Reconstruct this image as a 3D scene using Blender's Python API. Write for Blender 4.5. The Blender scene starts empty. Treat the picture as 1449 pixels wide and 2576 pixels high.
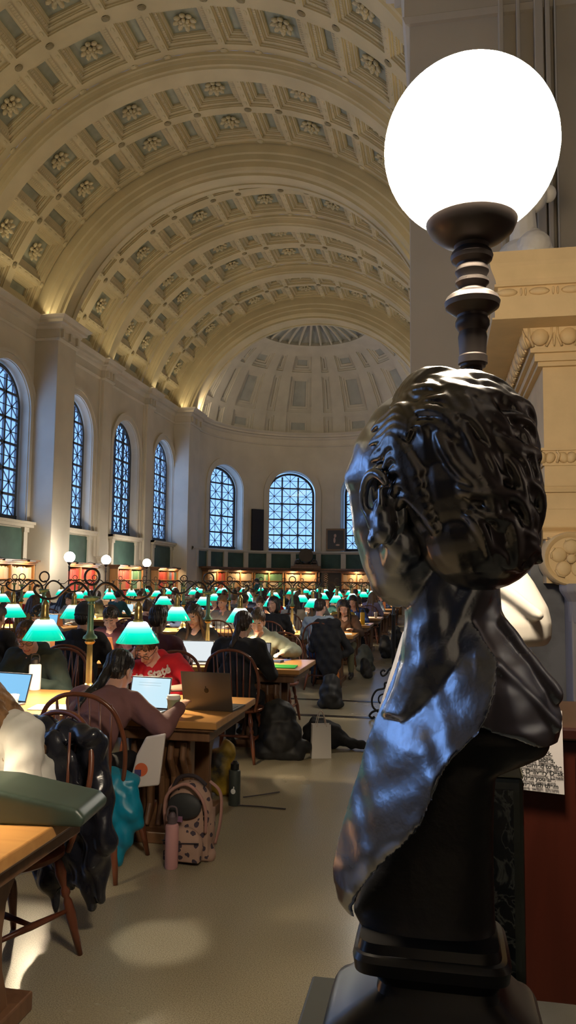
import bpy, bmesh, math, random
from mathutils import Vector, Matrix
random.seed(7)
C = bpy.context.scene.collection
PI = math.pi
sin, cos = math.sin, math.cos
def R(d): return math.radians(d)

# ------------------------------------------------------------------ materials
MATS = {}
def mat(name, col, rough=.5, metal=0., emit=None, es=0., noise=0., nscale=4., bump=0., bscale=30., spec=.5, col2=None, coat=0.):
    if name in MATS: return MATS[name]
    m = bpy.data.materials.new(name); m.use_nodes = True
    nt = m.node_tree; b = nt.nodes['Principled BSDF']
    b.inputs['Base Color'].default_value = (*col, 1); b.inputs['Roughness'].default_value = rough
    b.inputs['Metallic'].default_value = metal; b.inputs['Specular IOR Level'].default_value = spec
    if coat: b.inputs['Coat Weight'].default_value = coat; b.inputs['Coat Roughness'].default_value = .15
    if emit: b.inputs['Emission Color'].default_value = (*emit, 1); b.inputs['Emission Strength'].default_value = es
    tc = None
    if noise or bump:
        tc = nt.nodes.new('ShaderNodeTexCoord')
    if noise:
        n = nt.nodes.new('ShaderNodeTexNoise'); n.inputs['Scale'].default_value = nscale; n.inputs['Detail'].default_value = 5
        r = nt.nodes.new('ShaderNodeMix'); r.data_type = 'RGBA'
        c2 = col2 if col2 else tuple(c * (1 - noise) for c in col)
        r.inputs[6].default_value = (*col, 1); r.inputs[7].default_value = (*c2, 1)
        mr = nt.nodes.new('ShaderNodeMapRange'); mr.inputs[1].default_value = .35; mr.inputs[2].default_value = .65
        nt.links.new(tc.outputs['Object'], n.inputs['Vector']); nt.links.new(n.outputs['Fac'], mr.inputs[0])
        nt.links.new(mr.outputs[0], r.inputs[0]); nt.links.new(r.outputs[2], b.inputs['Base Color'])
    if bump:
        n = nt.nodes.new('ShaderNodeTexNoise'); n.inputs['Scale'].default_value = bscale; n.inputs['Detail'].default_value = 4
        bp = nt.nodes.new('ShaderNodeBump'); bp.inputs['Strength'].default_value = bump; bp.inputs['Distance'].default_value = .01
        nt.links.new(tc.outputs['Object'], n.inputs['Vector']); nt.links.new(n.outputs['Fac'], bp.inputs['Height'])
        nt.links.new(bp.outputs['Normal'], b.inputs['Normal'])
    MATS[name] = m
    return m
def wood(name, c1, c2, rough=.3, axis=0, scale=3.):
    if name in MATS: return MATS[name]
    m = mat(name, c1, rough); nt = m.node_tree; b = nt.nodes['Principled BSDF']
    tc = nt.nodes.new('ShaderNodeTexCoord'); mp = nt.nodes.new('ShaderNodeMapping')
    s = [scale * 6] * 3; s[axis] = scale * .5; mp.inputs['Scale'].default_value = s
    n = nt.nodes.new('ShaderNodeTexNoise'); n.inputs['Scale'].default_value = 1.; n.inputs['Detail'].default_value = 6; n.inputs['Distortion'].default_value = .6
    mr = nt.nodes.new('ShaderNodeMapRange'); mr.inputs[1].default_value = .3; mr.inputs[2].default_value = .7
    r = nt.nodes.new('ShaderNodeMix'); r.data_type = 'RGBA'; r.inputs[6].default_value = (*c1, 1); r.inputs[7].default_value = (*c2, 1)
    nt.links.new(tc.outputs['Object'], mp.inputs[0]); nt.links.new(mp.outputs[0], n.inputs['Vector'])
    nt.links.new(n.outputs['Fac'], mr.inputs[0]); nt.links.new(mr.outputs[0], r.inputs[0]); nt.links.new(r.outputs[2], b.inputs['Base Color'])
    return m

# ------------------------------------------------------------------ mesh builder
class MB:
    def __init__(s): s.v = []; s.f = []; s.m = []
    def add(s, vs, fs, mi=0):
        o = len(s.v); s.v += [tuple(p) for p in vs]; s.f += [tuple(i + o for i in f) for f in fs]; s.m += [mi] * len(fs); return s
    def box(s, a, b, mi=0, M=None):
        x0, y0, z0 = a; x1, y1, z1 = b
        vs = [(x0,y0,z0),(x1,y0,z0),(x1,y1,z0),(x0,y1,z0),(x0,y0,z1),(x1,y0,z1),(x1,y1,z1),(x0,y1,z1)]
        if M: vs = [M @ Vector(p) for p in vs]
        return s.add(vs, [(0,3,2,1),(4,5,6,7),(0,1,5,4),(1,2,6,5),(2,3,7,6),(3,0,4,7)], mi)
    def cbox(s, c, d, mi=0, M=None):
        return s.box([c[i]-d[i]/2 for i in range(3)], [c[i]+d[i]/2 for i in range(3)], mi, M)
    def bar(s, p, q, w, h=None, up=(0,0,1), mi=0):
        p, q = Vector(p), Vector(q); d = (q-p).normalized(); up = Vector(up)
        if abs(d.dot(up)) > .98: up = Vector((0,1,0)) if abs(d.y) < .9 else Vector((1,0,0))
        x = d.cross(up).normalized(); y = x.cross(d); h = h or w
        vs = [e + x*sx*w/2 + y*sy*h/2 for e in (p, q) for sx, sy in ((-1,-1),(1,-1),(1,1),(-1,1))]
        return s.add(vs, [(3,2,1,0),(4,5,6,7),(0,1,5,4),(1,2,6,5),(2,3,7,6),(3,0,4,7)], mi)
    def tube(s, pts, rad, seg=8, mi=0, cap=True, flat=1.):
        pts = [Vector(p) for p in pts]; n = len(pts)
        rs = rad if isinstance(rad, (list, tuple)) else [rad]*n
        vs = []; pn = None
        for i, p in enumerate(pts):
            t = (pts[min(i+1,n-1)] - pts[max(i-1,0)]).normalized()
            if pn is None:
                a = Vector((0,0,1)) if abs(t.z) < .9 else Vector((1,0,0)); x = t.cross(a).normalized()
            else:
                x = (pn - t*pn.dot(t)).normalized()
            pn = x; y = t.cross(x)
            for k in range(seg):
                a = 2*PI*k/seg; vs.append(p + (x*cos(a) + y*sin(a)*flat)*rs[i])
        fs = [(i*seg+k, i*seg+(k+1)%seg, (i+1)*seg+(k+1)%seg, (i+1)*seg+k) for i in range(n-1) for k in range(seg)]
        if cap: fs += [tuple(range(seg))[::-1], tuple(range((n-1)*seg, n*seg))]
        return s.add(vs, fs, mi)
    def lathe(s, prof, c=(0,0,0), seg=20, mi=0, M=None, cap=True):
        n = len(prof); vs = []
        for r, z in prof:
            for k in range(seg):
                a = 2*PI*k/seg; p = Vector((r*cos(a), r*sin(a), z))
                if M: p = M @ p
                vs.append(p + Vector(c))
        fs = [(i*seg+k, i*seg+(k+1)%seg, (i+1)*seg+(k+1)%seg, (i+1)*seg+k) for i in range(n-1) for k in range(seg)]
        if cap: fs += [tuple(range(seg))[::-1], tuple(range((n-1)*seg, n*seg))]
        return s.add(vs, fs, mi)
    def prism(s, poly, a, b, axis=1, mi=0, M=None):
        def P(u, v, w): return {0:(w,u,v), 1:(u,w,v), 2:(u,v,w)}[axis]
        n = len(poly); vs = [P(u,v,a) for u,v in poly] + [P(u,v,b) for u,v in poly]
        if M: vs = [M @ Vector(p) for p in vs]
        fs = [tuple(range(n)), tuple(range(n,2*n))[::-1]] + [(i,(i+1)%n,n+(i+1)%n,n+i)[::-1] for i in range(n)]
        return s.add(vs, fs, mi)
    def ell(s, c, r, M=None, seg=16, rings=10, mi=0):
        c = Vector(c); vs = [c + (M @ Vector((0,0,-r[2])) if M else Vector((0,0,-r[2])))]
        for i in range(1, rings):
            a = -PI/2 + PI*i/rings
            for k in range(seg):
                b = 2*PI*k/seg; p = Vector((r[0]*cos(a)*cos(b), r[1]*cos(a)*sin(b), r[2]*sin(a)))
                vs.append(c + (M @ p if M else p))
        vs.append(c + (M @ Vector((0,0,r[2])) if M else Vector((0,0,r[2]))))
        L = len(vs)-1; fs = [(0, 1+(k+1)%seg, 1+k) for k in range(seg)]
        fs += [(1+i*seg+k, 1+i*seg+(k+1)%seg, 1+(i+1)*seg+(k+1)%seg, 1+(i+1)*seg+k) for i in range(rings-2) for k in range(seg)]
        o = 1+(rings-2)*seg; fs += [(o+k, o+(k+1)%seg, L) for k in range(seg)]
        return s.add(vs, fs, mi)
    def cap(s, p, q, r0, r1=None, seg=12, mi=0):
        """capsule, tapering"""
        p, q = Vector(p), Vector(q); r1 = r0 if r1 is None else r1
        d = q-p; L = d.length
        if L < 1e-6: return s.ell(p, (r0,)*3)
        Mx = d.to_track_quat('Z','Y').to_matrix(); prof = []
        for i in range(5): a = -PI/2 + PI/2*i/4*.999 + .01; prof.append((max(r0*cos(a),1e-4), r0*sin(a)))
        for i in range(5): a = PI/2*i/4*.99; prof.append((max(r1*cos(a),1e-4), L + r1*sin(a)))
        return s.lathe(prof, p, seg, mi, Mx)
    def mesh(s, name, mats, smooth=False):
        me = bpy.data.meshes.new(name); me.from_pydata(s.v, [], s.f)
        for m in (mats if isinstance(mats, (list, tuple)) else [mats]): me.materials.append(m)
        if any(s.m): me.polygons.foreach_set('material_index', s.m)
        if smooth: me.polygons.foreach_set('use_smooth', [True]*len(me.polygons))
        me.update(); return me
    def build(s, name, mats, parent=None, smooth=False, bevel=0, autos=None, kind=None, loc=None, label=None):
        me = s.mesh(name, mats, smooth); o = bpy.data.objects.new(name, me); C.objects.link(o)
        if autos:
            bm = bmesh.new(); bm.from_mesh(me); bmesh.ops.recalc_face_normals(bm, faces=bm.faces)
            for e in bm.edges: e.smooth = not (len(e.link_faces) == 2 and e.calc_face_angle(0) > R(autos))
            for f in bm.faces: f.smooth = True
            bm.to_mesh(me); bm.free()
        if bevel:
            b = o.modifiers.new('b', 'BEVEL'); b.width = bevel; b.segments = 2; b.limit_method = 'ANGLE'
        if parent: o.parent = parent
        if loc: o.location = loc
        if kind: o['kind'] = kind
        if label: o['label'] = label
        return o
DG = None
def organic(mb, name, mats, parent=None, voxel=.01, smooth=3, paint=None, disp=None, label=None):
    """weld overlapping closed volumes into one continuous surface"""
    global DG
    if DG is None or 'workbench' not in bpy.data.scenes: DG = bpy.data.scenes.new('workbench')
    me = mb.mesh(name, mats); o = bpy.data.objects.new(name, me); DG.collection.objects.link(o)
    r = o.modifiers.new('r', 'REMESH'); r.mode = 'VOXEL'; r.voxel_size = voxel
    if smooth:
        sm = o.modifiers.new('s', 'SMOOTH'); sm.iterations = smooth; sm.factor = .5
    DG.view_layers[0].update(); dg = DG.view_layers[0].depsgraph
    nm = bpy.data.meshes.new_from_object(o.evaluated_get(dg)); DG.collection.objects.unlink(o); C.objects.link(o); o.modifiers.clear(); o.data = nm; bpy.data.meshes.remove(me)
    nm.name = name; nm.materials.clear()
    for m in (mats if isinstance(mats, (list, tuple)) else [mats]): nm.materials.append(m)
    if disp:
        ns = [v.normal.copy() for v in nm.vertices]; cs = []
        for v, n_ in zip(nm.vertices, ns): cs.extend(disp(v.co.copy(), n_))
        nm.vertices.foreach_set('co', cs)
        nm.update()
    if paint:
        idx = [paint(p.center) for p in nm.polygons]
        nm.polygons.foreach_set('material_index', idx)
    else: nm.polygons.foreach_set('material_index', [0]*len(nm.polygons))
    nm.polygons.foreach_set('use_smooth', [True]*len(nm.polygons)); nm.update()
    if parent: o.parent = parent
    if label: o['label'] = label
    return o
def thing(name, label, cat, loc=(0,0,0), rz=0., group=None):
    o = bpy.data.objects.new(name, None); C.objects.link(o); o.empty_display_size = .1
    o.location = loc; o.rotation_euler = (0,0,rz); o['label'] = label; o['category'] = cat
    if group: o['group'] = group
    return o
def tag(o, label, cat, group=None):
    o['label'] = label; o['category'] = cat
    if group: o['group'] = group
    return o
def dup(root, loc, rz, label, group=None, mats=None):
    r = root.copy(); C.objects.link(r); r.location = loc; r.rotation_euler = (0,0,rz); r['label'] = label
    if group: r['group'] = group
    def rec(src, dst):
        for ch in list(src.children):
            c = ch.copy(); C.objects.link(c); c.parent = dst; c.matrix_parent_inverse = ch.matrix_parent_inverse.copy(); rec(ch, c)
    rec(root, r)
    return r
def setmat(o, i, m):
    o.material_slots[i].link = 'OBJECT'; o.material_slots[i].material = m
def lerp(a, b, t): return a + (b-a)*t
def catmull(pts, n=8):
    pts = [Vector(p) for p in pts]; out = []
    for i in range(len(pts)-1):
        p0 = pts[max(i-1,0)]; p1 = pts[i]; p2 = pts[i+1]; p3 = pts[min(i+2,len(pts)-1)]
        for k in range(n):
            t = k/n
            out.append(.5*((2*p1)+(-p0+p2)*t+(2*p0-5*p1+4*p2-p3)*t*t+(-p0+3*p1-3*p2+p3)*t**3))
    out.append(pts[-1]); return out
def text(name, body, size, loc, rot, m, parent=None, align='CENTER', extrude=.0005, bold=0., shear=0.):
    cu = bpy.data.curves.new(name, 'FONT'); cu.body = body; cu.size = size; cu.align_x = align; cu.extrude = extrude; cu.offset = bold; cu.shear = shear
    cu.materials.append(m); f = bpy.data.objects.new(name, cu); DG.collection.objects.link(f); DG.view_layers[0].update()
    me = bpy.data.meshes.new_from_object(f.evaluated_get(DG.view_layers[0].depsgraph)); DG.collection.objects.unlink(f); bpy.data.objects.remove(f)
    o = bpy.data.objects.new(name, me); C.objects.link(o)
    o.location = loc; o.rotation_euler = rot
    if parent: o.parent = parent
    return o
# ------------------------------------------------------------------ the hall
CX, CZ, RV = -5.64, 7.68, 6.5        # axis of the barrel vault, its spring height and radius
RI = 5.6                              # soffit of the great ribs
WL, GL = -11.75, -12.05               # left wall plane and glazing plane
CT, CB = 9.3, 8.62                    # cornice top and bottom
YF, YB = 34.4, -8.0                   # start of the apse, back wall
stone = mat('limestone', (.63,.55,.43), .75, noise=.13, nscale=.9, bump=.15, bscale=25)
plaster = mat('vault_plaster', (.60,.50,.31), .85, noise=.14, nscale=1.2, bump=.35, bscale=45)
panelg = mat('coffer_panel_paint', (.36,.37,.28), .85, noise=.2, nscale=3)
greenm = mat('green_panel', (.05,.10,.075), .7, noise=.3, nscale=2)
iron = mat('window_iron', (.035,.035,.035), .5)

def S(mb, name, m, **k): return mb.build(name, m, kind='structure', **k)

# floor: polished terrazzo
fm = mat('terrazzo', (.30,.25,.165), .22)
nt = fm.node_tree; b = nt.nodes['Principled BSDF']; tc = nt.nodes.new('ShaderNodeTexCoord')
n1 = nt.nodes.new('ShaderNodeTexNoise'); n1.inputs['Scale'].default_value = 190; n1.inputs['Detail'].default_value = 2
n2 = nt.nodes.new('ShaderNodeTexNoise'); n2.inputs['Scale'].default_value = 1.3; n2.inputs['Detail'].default_value = 6
mx = nt.nodes.new('ShaderNodeMix'); mx.data_type = 'RGBA'; mx.inputs[6].default_value = (.23,.19,.125,1); mx.inputs[7].default_value = (.41,.35,.235,1)
mr = nt.nodes.new('ShaderNodeMapRange'); mr.inputs[1].default_value = .3; mr.inputs[2].default_value = .62
m2 = nt.nodes.new('ShaderNodeMix'); m2.data_type = 'RGBA'; m2.blend_type = 'MULTIPLY'; m2.inputs[0].default_value = .45
cr = nt.nodes.new('ShaderNodeMapRange'); cr.inputs[1].default_value = .15; cr.inputs[2].default_value = .85; cr.inputs[3].default_value = .72; cr.inputs[4].default_value = 1.0
mrr = nt.nodes.new('ShaderNodeMapRange'); mrr.inputs[1].default_value = .2; mrr.inputs[2].default_value = .8; mrr.inputs[3].default_value = .20; mrr.inputs[4].default_value = .30
for n in (n1, n2): nt.links.new(tc.outputs['Object'], n.inputs['Vector'])
nt.links.new(n1.outputs['Fac'], mr.inputs[0]); nt.links.new(mr.outputs[0], mx.inputs[0]); nt.links.new(n2.outputs['Fac'], cr.inputs[0])
nt.links.new(mx.outputs[2], m2.inputs[6]); nt.links.new(cr.outputs[0], m2.inputs[7]); nt.links.new(m2.outputs[2], b.inputs['Base Color'])
nt.links.new(n2.outputs['Fac'], mrr.inputs[0]); nt.links.new(mrr.outputs[0], b.inputs['Roughness'])
b.inputs['Specular IOR Level'].default_value = .6
mb = MB(); mb.box((-13.5, YB-.5, -.2), (3.5, 42, 0)); S(mb, 'floor', fm)
inlay = mat('dark_marble_inlay', (.03,.025,.022), .25)
for i, (ya, yb) in enumerate(((9.24,9.36),(10.47,10.58))):
    mb = MB(); mb.box((-11.0, ya, -.002), (.6, yb, .004)); S(mb, 'trim_%d' % (1+i), inlay)

# generic arched opening in a wall ------------------------------------------------
def arch_in(u, z, uc, hw, z0, zp):
    return abs(u-uc) <= hw and z >= z0 and (z <= zp or (u-uc)**2 + (z-zp)**2 <= hw*hw)
def arch_pts(uc, hw, z0, zp, n=24, nb=6):
    p = [(uc-hw, lerp(z0, zp, i/nb)) for i in range(nb)]
    p += [(uc - hw*cos(PI*i/n), zp + hw*sin(PI*i/n)) for i in range(n+1)]
    p += [(uc+hw, lerp(zp, z0, (i+1)/nb)) for i in range(nb)]
    return p
def arch_wall(mb, fmap, u0, u1, z0, z1, uc, hw, zs, zp, depth, mi=0):
    cz = zp - .4; angs = set()
    for k in range(96): angs.add(round(-PI + 2*PI*(k+.5)/96, 5))
    for (u, z) in ((u0,z0),(u1,z0),(u1,z1),(u0,z1),(uc-hw,zs),(uc+hw,zs)): angs.add(round(math.atan2(z-cz, u-uc), 5))
    angs = sorted(angs); ins = []; out = []
    for a in angs:
        du, dz = cos(a), sin(a); lo, hi = 0, 20
        for _ in range(40):
            t = (lo+hi)/2
            if arch_in(uc+du*t, cz+dz*t, uc, hw, zs, zp): lo = t
            else: hi = t
        ins.append((uc+du*lo, cz+dz*lo)); ts = []
        if du > 1e-6: ts.append((u1-uc)/du)
        if du < -1e-6: ts.append((u0-uc)/du)
        if dz > 1e-6: ts.append((z1-cz)/dz)
        if dz < -1e-6: ts.append((z0-cz)/dz)
        t = min(ts); out.append((uc+du*t, cz+dz*t))
    n = len(angs); K = 4; vs = []
    for k in range(K):
        for i in range(n): vs.append(fmap(lerp(ins[i][0], out[i][0], k/(K-1)), lerp(ins[i][1], out[i][1], k/(K-1)), 0))
    vs += [fmap(p[0], p[1], depth) for p in ins]
    fs = [(k*n+i, k*n+(i+1)%n, (k+1)*n+(i+1)%n, (k+1)*n+i) for k in range(K-1) for i in range(n)]
    fs += [(i, K*n+i, K*n+(i+1)%n, (i+1)%n) for i in range(n)]
    mb.add(vs, fs, mi)
def arch_band(mb, fmap, uc, hw, z0, zp, w, d0, d1, mi=0):
    a = arch_pts(uc, hw, z0, zp); c = arch_pts(uc, hw+w, z0, zp); n = len(a)
    vs = [fmap(u,z,d0) for u,z in a]+[fmap(u,z,d1) for u,z in a]+[fmap(u,z,d1) for u,z in c]+[fmap(u,z,d0) for u,z in c]
    fs = []
    for i in range(n-1):
        for j in range(4): fs.append((j*n+i, j*n+i+1, ((j+1)%4)*n+i+1, ((j+1)%4)*n+i))
    fs += [(0,n,2*n,3*n), (n-1,2*n-1,3*n-1,4*n-1)]
    mb.add(vs, fs, mi)
WIN = [0]
glass = bpy.data.materials.new('window_glass'); glass.use_nodes = True
nt = glass.node_tree; nt.nodes.clear(); o_ = nt.nodes.new('ShaderNodeOutputMaterial'); t_ = nt.nodes.new('ShaderNodeBsdfTransparent'); g_ = nt.nodes.new('ShaderNodeBsdfGlossy')
mx_ = nt.nodes.new('ShaderNodeMixShader'); mx_.inputs[0].default_value = .06; g_.inputs['Roughness'].default_value = .08; t_.inputs[0].default_value = (.93,.95,.97,1)
nt.links.new(t_.outputs[0], mx_.inputs[1]); nt.links.new(g_.outputs[0], mx_.inputs[2]); nt.links.new(mx_.outputs[0], o_.inputs[0])
def window(fmap, uc, hw, zs, zp, d, label):
    WIN[0] += 1; root = bpy.data.objects.new('window_%d' % WIN[0], None); C.objects.link(root); root['kind'] = 'structure'; root['label'] = label
    fr = MB(); arch_band(fr, fmap, uc, hw-.10, zs+.06, zp, .11, d-.06, d+.02)
    def seg(p, q, w, dd):
        n = 40; run = None; pts = [(lerp(p[0],q[0],i/n), lerp(p[1],q[1],i/n)) for i in range(n+1)]
        for i, (u, z) in enumerate(pts + [(1e9,1e9)]):
            ok = arch_in(u, z, uc, hw-.05, zs, zp)
            if ok and run is None: run = (u, z)
            if not ok and run is not None:
                e = pts[i-1]
                if math.hypot(e[0]-run[0], e[1]-run[1]) > .05: fr.bar(fmap(run[0],run[1],dd), fmap(e[0],e[1],dd), w)
                run = None
    fr.bar(fmap(uc-hw,zs+.06,d-.02), fmap(uc+hw,zs+.06,d-.02), .14)
    cw = 2*hw/3; nr = max(1, round((zp+hw-zs)/cw/1.0)); rh = (zp+hw-zs)/nr
    for k in (1,2): seg((uc-hw+cw*k, zs), (uc-hw+cw*k, zp+hw), .075, d-.03)
    for k in range(1, nr): seg((uc-hw, zs+rh*k), (uc+hw, zs+rh*k), .075, d-.03)
    for i in range(3):
        for k in range(nr):
            a0, a1 = uc-hw+cw*i, uc-hw+cw*(i+1); b0, b1 = zs+rh*k, zs+rh*(k+1)
            for p, q in (((a0,b0),(a1,b1)), ((a0,b1),(a1,b0)), (((a0+a1)/2,b0),((a0+a1)/2,b1)), ((a0,(b0+b1)/2),(a1,(b0+b1)/2))): seg(p, q, .026, d-.02)
    fr.build('frame', iron, root)
    g = MB(); pts = arch_pts(uc, hw-.02, zs, zp); g.add([fmap(u,z,d) for u,z in pts], [tuple(range(len(pts)))]); g.build('glass_pane', glass, root)
    return root
def sweep(mb, path, prof, closed=False, mi=0):
    """profile (out, z) carried along a plan path; outward is to the right of the walking direction"""
    n = len(path); rings = []
    for i in range(n):
        p = Vector(path[i]); dirs = []
        if i > 0 or closed: dirs.append((p - Vector(path[i-1])).normalized())
        if i < n-1 or closed: dirs.append((Vector(path[(i+1) % n]) - p).normalized())
        ns = [Vector((d.y, -d.x)) for d in dirs]
        m = sum(ns, Vector((0,0))); m.normalize(); k = 1/max(.35, m.dot(ns[0]))
        rings.append([(p.x + m.x*o*k, p.y + m.y*o*k, z) for o, z in prof])
    L = len(prof); vs = [v for r in rings for v in r]; fs = []
    for i in range(n if closed else n-1):
        j = (i+1) % n
        for a in range(L-1): fs.append((i*L+a, j*L+a, j*L+a+1, i*L+a+1))
    mb.add(vs, fs, mi)
CORN = [(-.05,CB-.02),(.04,CB),(.07,CB+.06),(.05,CB+.08),(.05,CB+.33),(.09,CB+.36),(.12,CB+.40),(.14,CB+.46),(.24,CB+.48),(.25,CB+.56),(.30,CB+.60),(.36,CB+.66),(.36,CT),(-.3,CT+.02)]
STRING = [(0,3.02),(.05,3.02),(.08,3.07),(.12,3.09),(.12,3.16),(0,3.18)]

# left wall -----------------------------------------------------------------------
lw = lambda u, z, d: (WL-d, u, z)
wins = [31.85,27.7,23.5,19.3,15.1,10.9,6.8,2.6,-1.6]
bounds = [(29.8,34.4),(25.6,29.8),(21.4,25.6),(17.2,21.2),(13.0,17.2),(8.8,13.0),(4.7,8.8),(.5,4.7),(-3.9,.5)]
mb = MB()
for c, (a, e) in zip(wins, bounds):
    arch_wall(mb, lw, a, e, 3.1, CT, c, 1.22, 3.2, 6.42, .42)
    mb.box((WL-.3, a, 0), (WL, e, 3.1))
mb.box((WL-.3, YB, 0), (WL, -3.9, CT)); mb.box((WL-.3, 21.2, 3.1), (WL, 21.4, CT))
S(mb, 'wall_left', stone)
mb = MB()
for c in wins:
    arch_band(mb, lw, c, 1.24, 3.2, 6.42, .26, -.05, .02); arch_band(mb, lw, c, 1.42, 3.2, 6.42, .10, -.09, .02)
S(mb, 'trim_3', stone)
for i, c in enumerate(wins):
    names = ['beside the apse pier','second from the apse pier','just behind the near great pier','just in front of the near great pier']
    window(lw, c, 1.16, 3.24, 6.42, .32, 'arched window of the left wall, ' + (names[i] if i < 4 else 'nearer the viewer'))
# green panels under the sills, stone frames, pilasters
gp = MB(); tr = MB()
for c in wins:
    gp.box((WL-.01, c-1.05, 2.12), (WL+.03, c+1.05, 3.0))
    for s_ in (-1, 1): tr.box((WL, c+s_*1.15-.1, 2.1), (WL+.09, c+s_*1.15+.1, 3.05)); tr.box((WL, c+s_*1.15-.13, 2.9), (WL+.12, c+s_*1.15+.13, 3.04))
    tr.box((WL, c-1.4, 3.04), (WL+.2, c+1.4, 3.2)); tr.box((WL, c-1.4, 3.12), (WL+.26, c+1.4, 3.2))
S(gp, 'trim_4', greenm); S(tr, 'trim_5', stone)
PIL = [29.8,25.6,17.2,13.0,4.7,.5]
PIERS = [(33.1,34.6),(20.7,21.85),(8.1,9.4),(-4.3,-3.0)]
mb = MB()
for y in PIL:
    mb.box((WL-.1, y-.36, 2.35), (WL+.16, y+.36, CB+.05)); mb.box((WL-.1, y-.46, 2.35), (WL+.07, y+.46, CB+.05))
    mb.lathe([(.02,1.95),(.10,2.0),(.16,2.12),(.14,2.2),(.24,2.3),(.27,2.36)], (WL+.02, y, 0), 12)
for a, e in PIERS: mb.box((WL-.2, a, 0), (-11.0, e, CT))
S(mb, 'trim_6', stone, bevel=.02)
# cornice along the left wall, breaking out over pilasters and piers
path = [(WL, YB)]
brk = sorted([(y-.36, y+.36, WL+.16) for y in PIL] + [(a, e, -11.0) for a, e in PIERS])
for a, e, x in brk: path += [(WL, a), (x, a), (x, e), (WL, e)]
path = path[:-1]
mb = MB(); sweep(mb, path, CORN); 
for a, e, x in brk:      # console blocks under the cornice breaks
    n = 3
    for k in range(n):
        yy = lerp(a+.12, e-.12, k/(n-1)); mb.box((x-.02, yy-.05, CB+.1), (x+.13, yy+.05, CB+.34))
S(mb, 'trim_7', stone)

# apse ----------------------------------------------------------------------------
AX, AY, AR = CX, 34.5, 5.45
def amap(u, z, d, r=AR): f = u/AR; return (AX + (r+d)*sin(f), AY + (r+d)*cos(f), z)
U = lambda deg: R(deg)*AR
def astrip(mb, d0, d1, z0, z1, n=6):
    for k in range(n):
        a, e = U(lerp(d0,d1,k/n)), U(lerp(d0,d1,(k+1)/n)); mb.add([amap(a,z0,0),amap(e,z0,0),amap(e,z1,0),amap(a,z1,0)], [(0,1,2,3)])
mb = MB(); awin = [-62,-20,20,62]; prev = -97
for c in awin:
    a, e = c-17, c+17
    astrip(mb, prev, a, 3.0, CT); arch_wall(mb, amap, U(a), U(e), 3.0, CT, U(c), 1.22, 3.1, 6.1, .75); prev = e
astrip(mb, prev, 97, 3.0, CT); astrip(mb, -97, 97, 0, 3.0, 40)
S(mb, 'wall_far', stone)
mb = MB()
for c in awin: arch_band(mb, amap, U(c), 1.24, 3.1, 6.1, .3, -.06, .02)
arcp = [(AX - AR*cos(R(t)) , AY + AR*sin(R(t))) for t in range(-8, 189, 4)]
arcp2 = arcp[::-1]
def sweep_arc(mb, prof): sweep(mb, arcp, prof)
sweep_arc(mb, CORN); sweep_arc(mb, [(0,2.95),(.06,2.95),(.12,3.03),(.12,3.1),(0,3.12)])
for t in range(-90, 91, 14):
    f = R(t+1); Mx = Matrix.Translation((AX+(AR)*sin(f), AY+(AR)*cos(f), 0)) @ Matrix.Rotation(-f, 4, 'Z')
    mb.box((-.13,-.12,2.2), (.13,.1,3.0), M=Mx)
S(mb, 'trim_8', stone)
gp = MB()
for k in range(60):
    a, e = U(-90+3*k), U(-90+3*(k+1)); gp.add([amap(a,2.2,-.03),amap(e,2.2,-.03),amap(e,2.95,-.03),amap(a,2.95,-.03)], [(0,1,2,3)])
S(gp, 'trim_9', greenm)
for i, c in enumerate(awin):
    window(amap, U(c), 1.16, 3.14, 6.1, .62, 'arched apse window ' + ['deep in its white reveal on the left','seen straight on at the end of the hall','right of the painting','on the right side'][i])

# levelled (coffered) surface -------------------------------------------------------
def coffered(mb, fmap, us, vs, lev, mats_at):
    nu, nv = len(us)-1, len(vs)-1
    for i in range(nu):
        for j in range(nv):
            h = lev[i][j]; q = [fmap(us[i],vs[j],h), fmap(us[i+1],vs[j],h), fmap(us[i+1],vs[j+1],h), fmap(us[i],vs[j+1],h)]
            mb.add(q, [(0,1,2,3)], mats_at(h))
            if i+1 < nu and lev[i+1][j] != h:
                g = lev[i+1][j]; mb.add([fmap(us[i+1],vs[j],h),fmap(us[i+1],vs[j],g),fmap(us[i+1],vs[j+1],g),fmap(us[i+1],vs[j+1],h)], [(0,1,2,3)])
            if j+1 < nv and lev[i][j+1] != h:
                g = lev[i][j+1]; mb.add([fmap(us[i],vs[j+1],h),fmap(us[i],vs[j+1],g),fmap(us[i+1],vs[j+1],g),fmap(us[i+1],vs[j+1],h)], [(0,1,2,3)])
def level_grid(rects, u0, u1, v0, v1, steps, subu=None, scaleu=1.):
    """rects (uc, vc, hu, hv); steps [(inset, level)]"""
    us = {u0, u1}; vs = {v0, v1}; boxes = []
    for uc, vc, hu, hv in rects:
        for ins, lv in steps:
            if hu*scaleu > ins*1.02 and hv > ins*1.02:
                b = (uc-hu+ins/scaleu, uc+hu-ins/scaleu, vc-hv+ins, vc+hv-ins, lv); boxes.append(b)
                us |= {round(b[0],5), round(b[1],5)}; vs |= {round(b[2],5), round(b[3],5)}
    if subu:
        k = math.ceil((u1-u0)/subu)
        for i in range(k): us.add(round(lerp(u0,u1,i/k),5))
    us = sorted(us); vs = sorted(vs)
    lev = [[0.]*(len(vs)-1) for _ in range(len(us)-1)]
    import bisect
    for b in boxes:
        i0 = bisect.bisect_left(us, round(b[0],5)); i1 = bisect.bisect_left(us, round(b[1],5))
        j0 = bisect.bisect_left(vs, round(b[2],5)); j1 = bisect.bisect_left(vs, round(b[3],5))
        for i in range(i0, i1):
            for j in range(j0, j1): lev[i][j] = b[4]
    return us, vs, lev
def vmap(t, y, h): return (CX - (RV+h)*cos(t), y, CZ + (RV+h)*sin(t))     # t from left (0) over the apex
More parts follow.
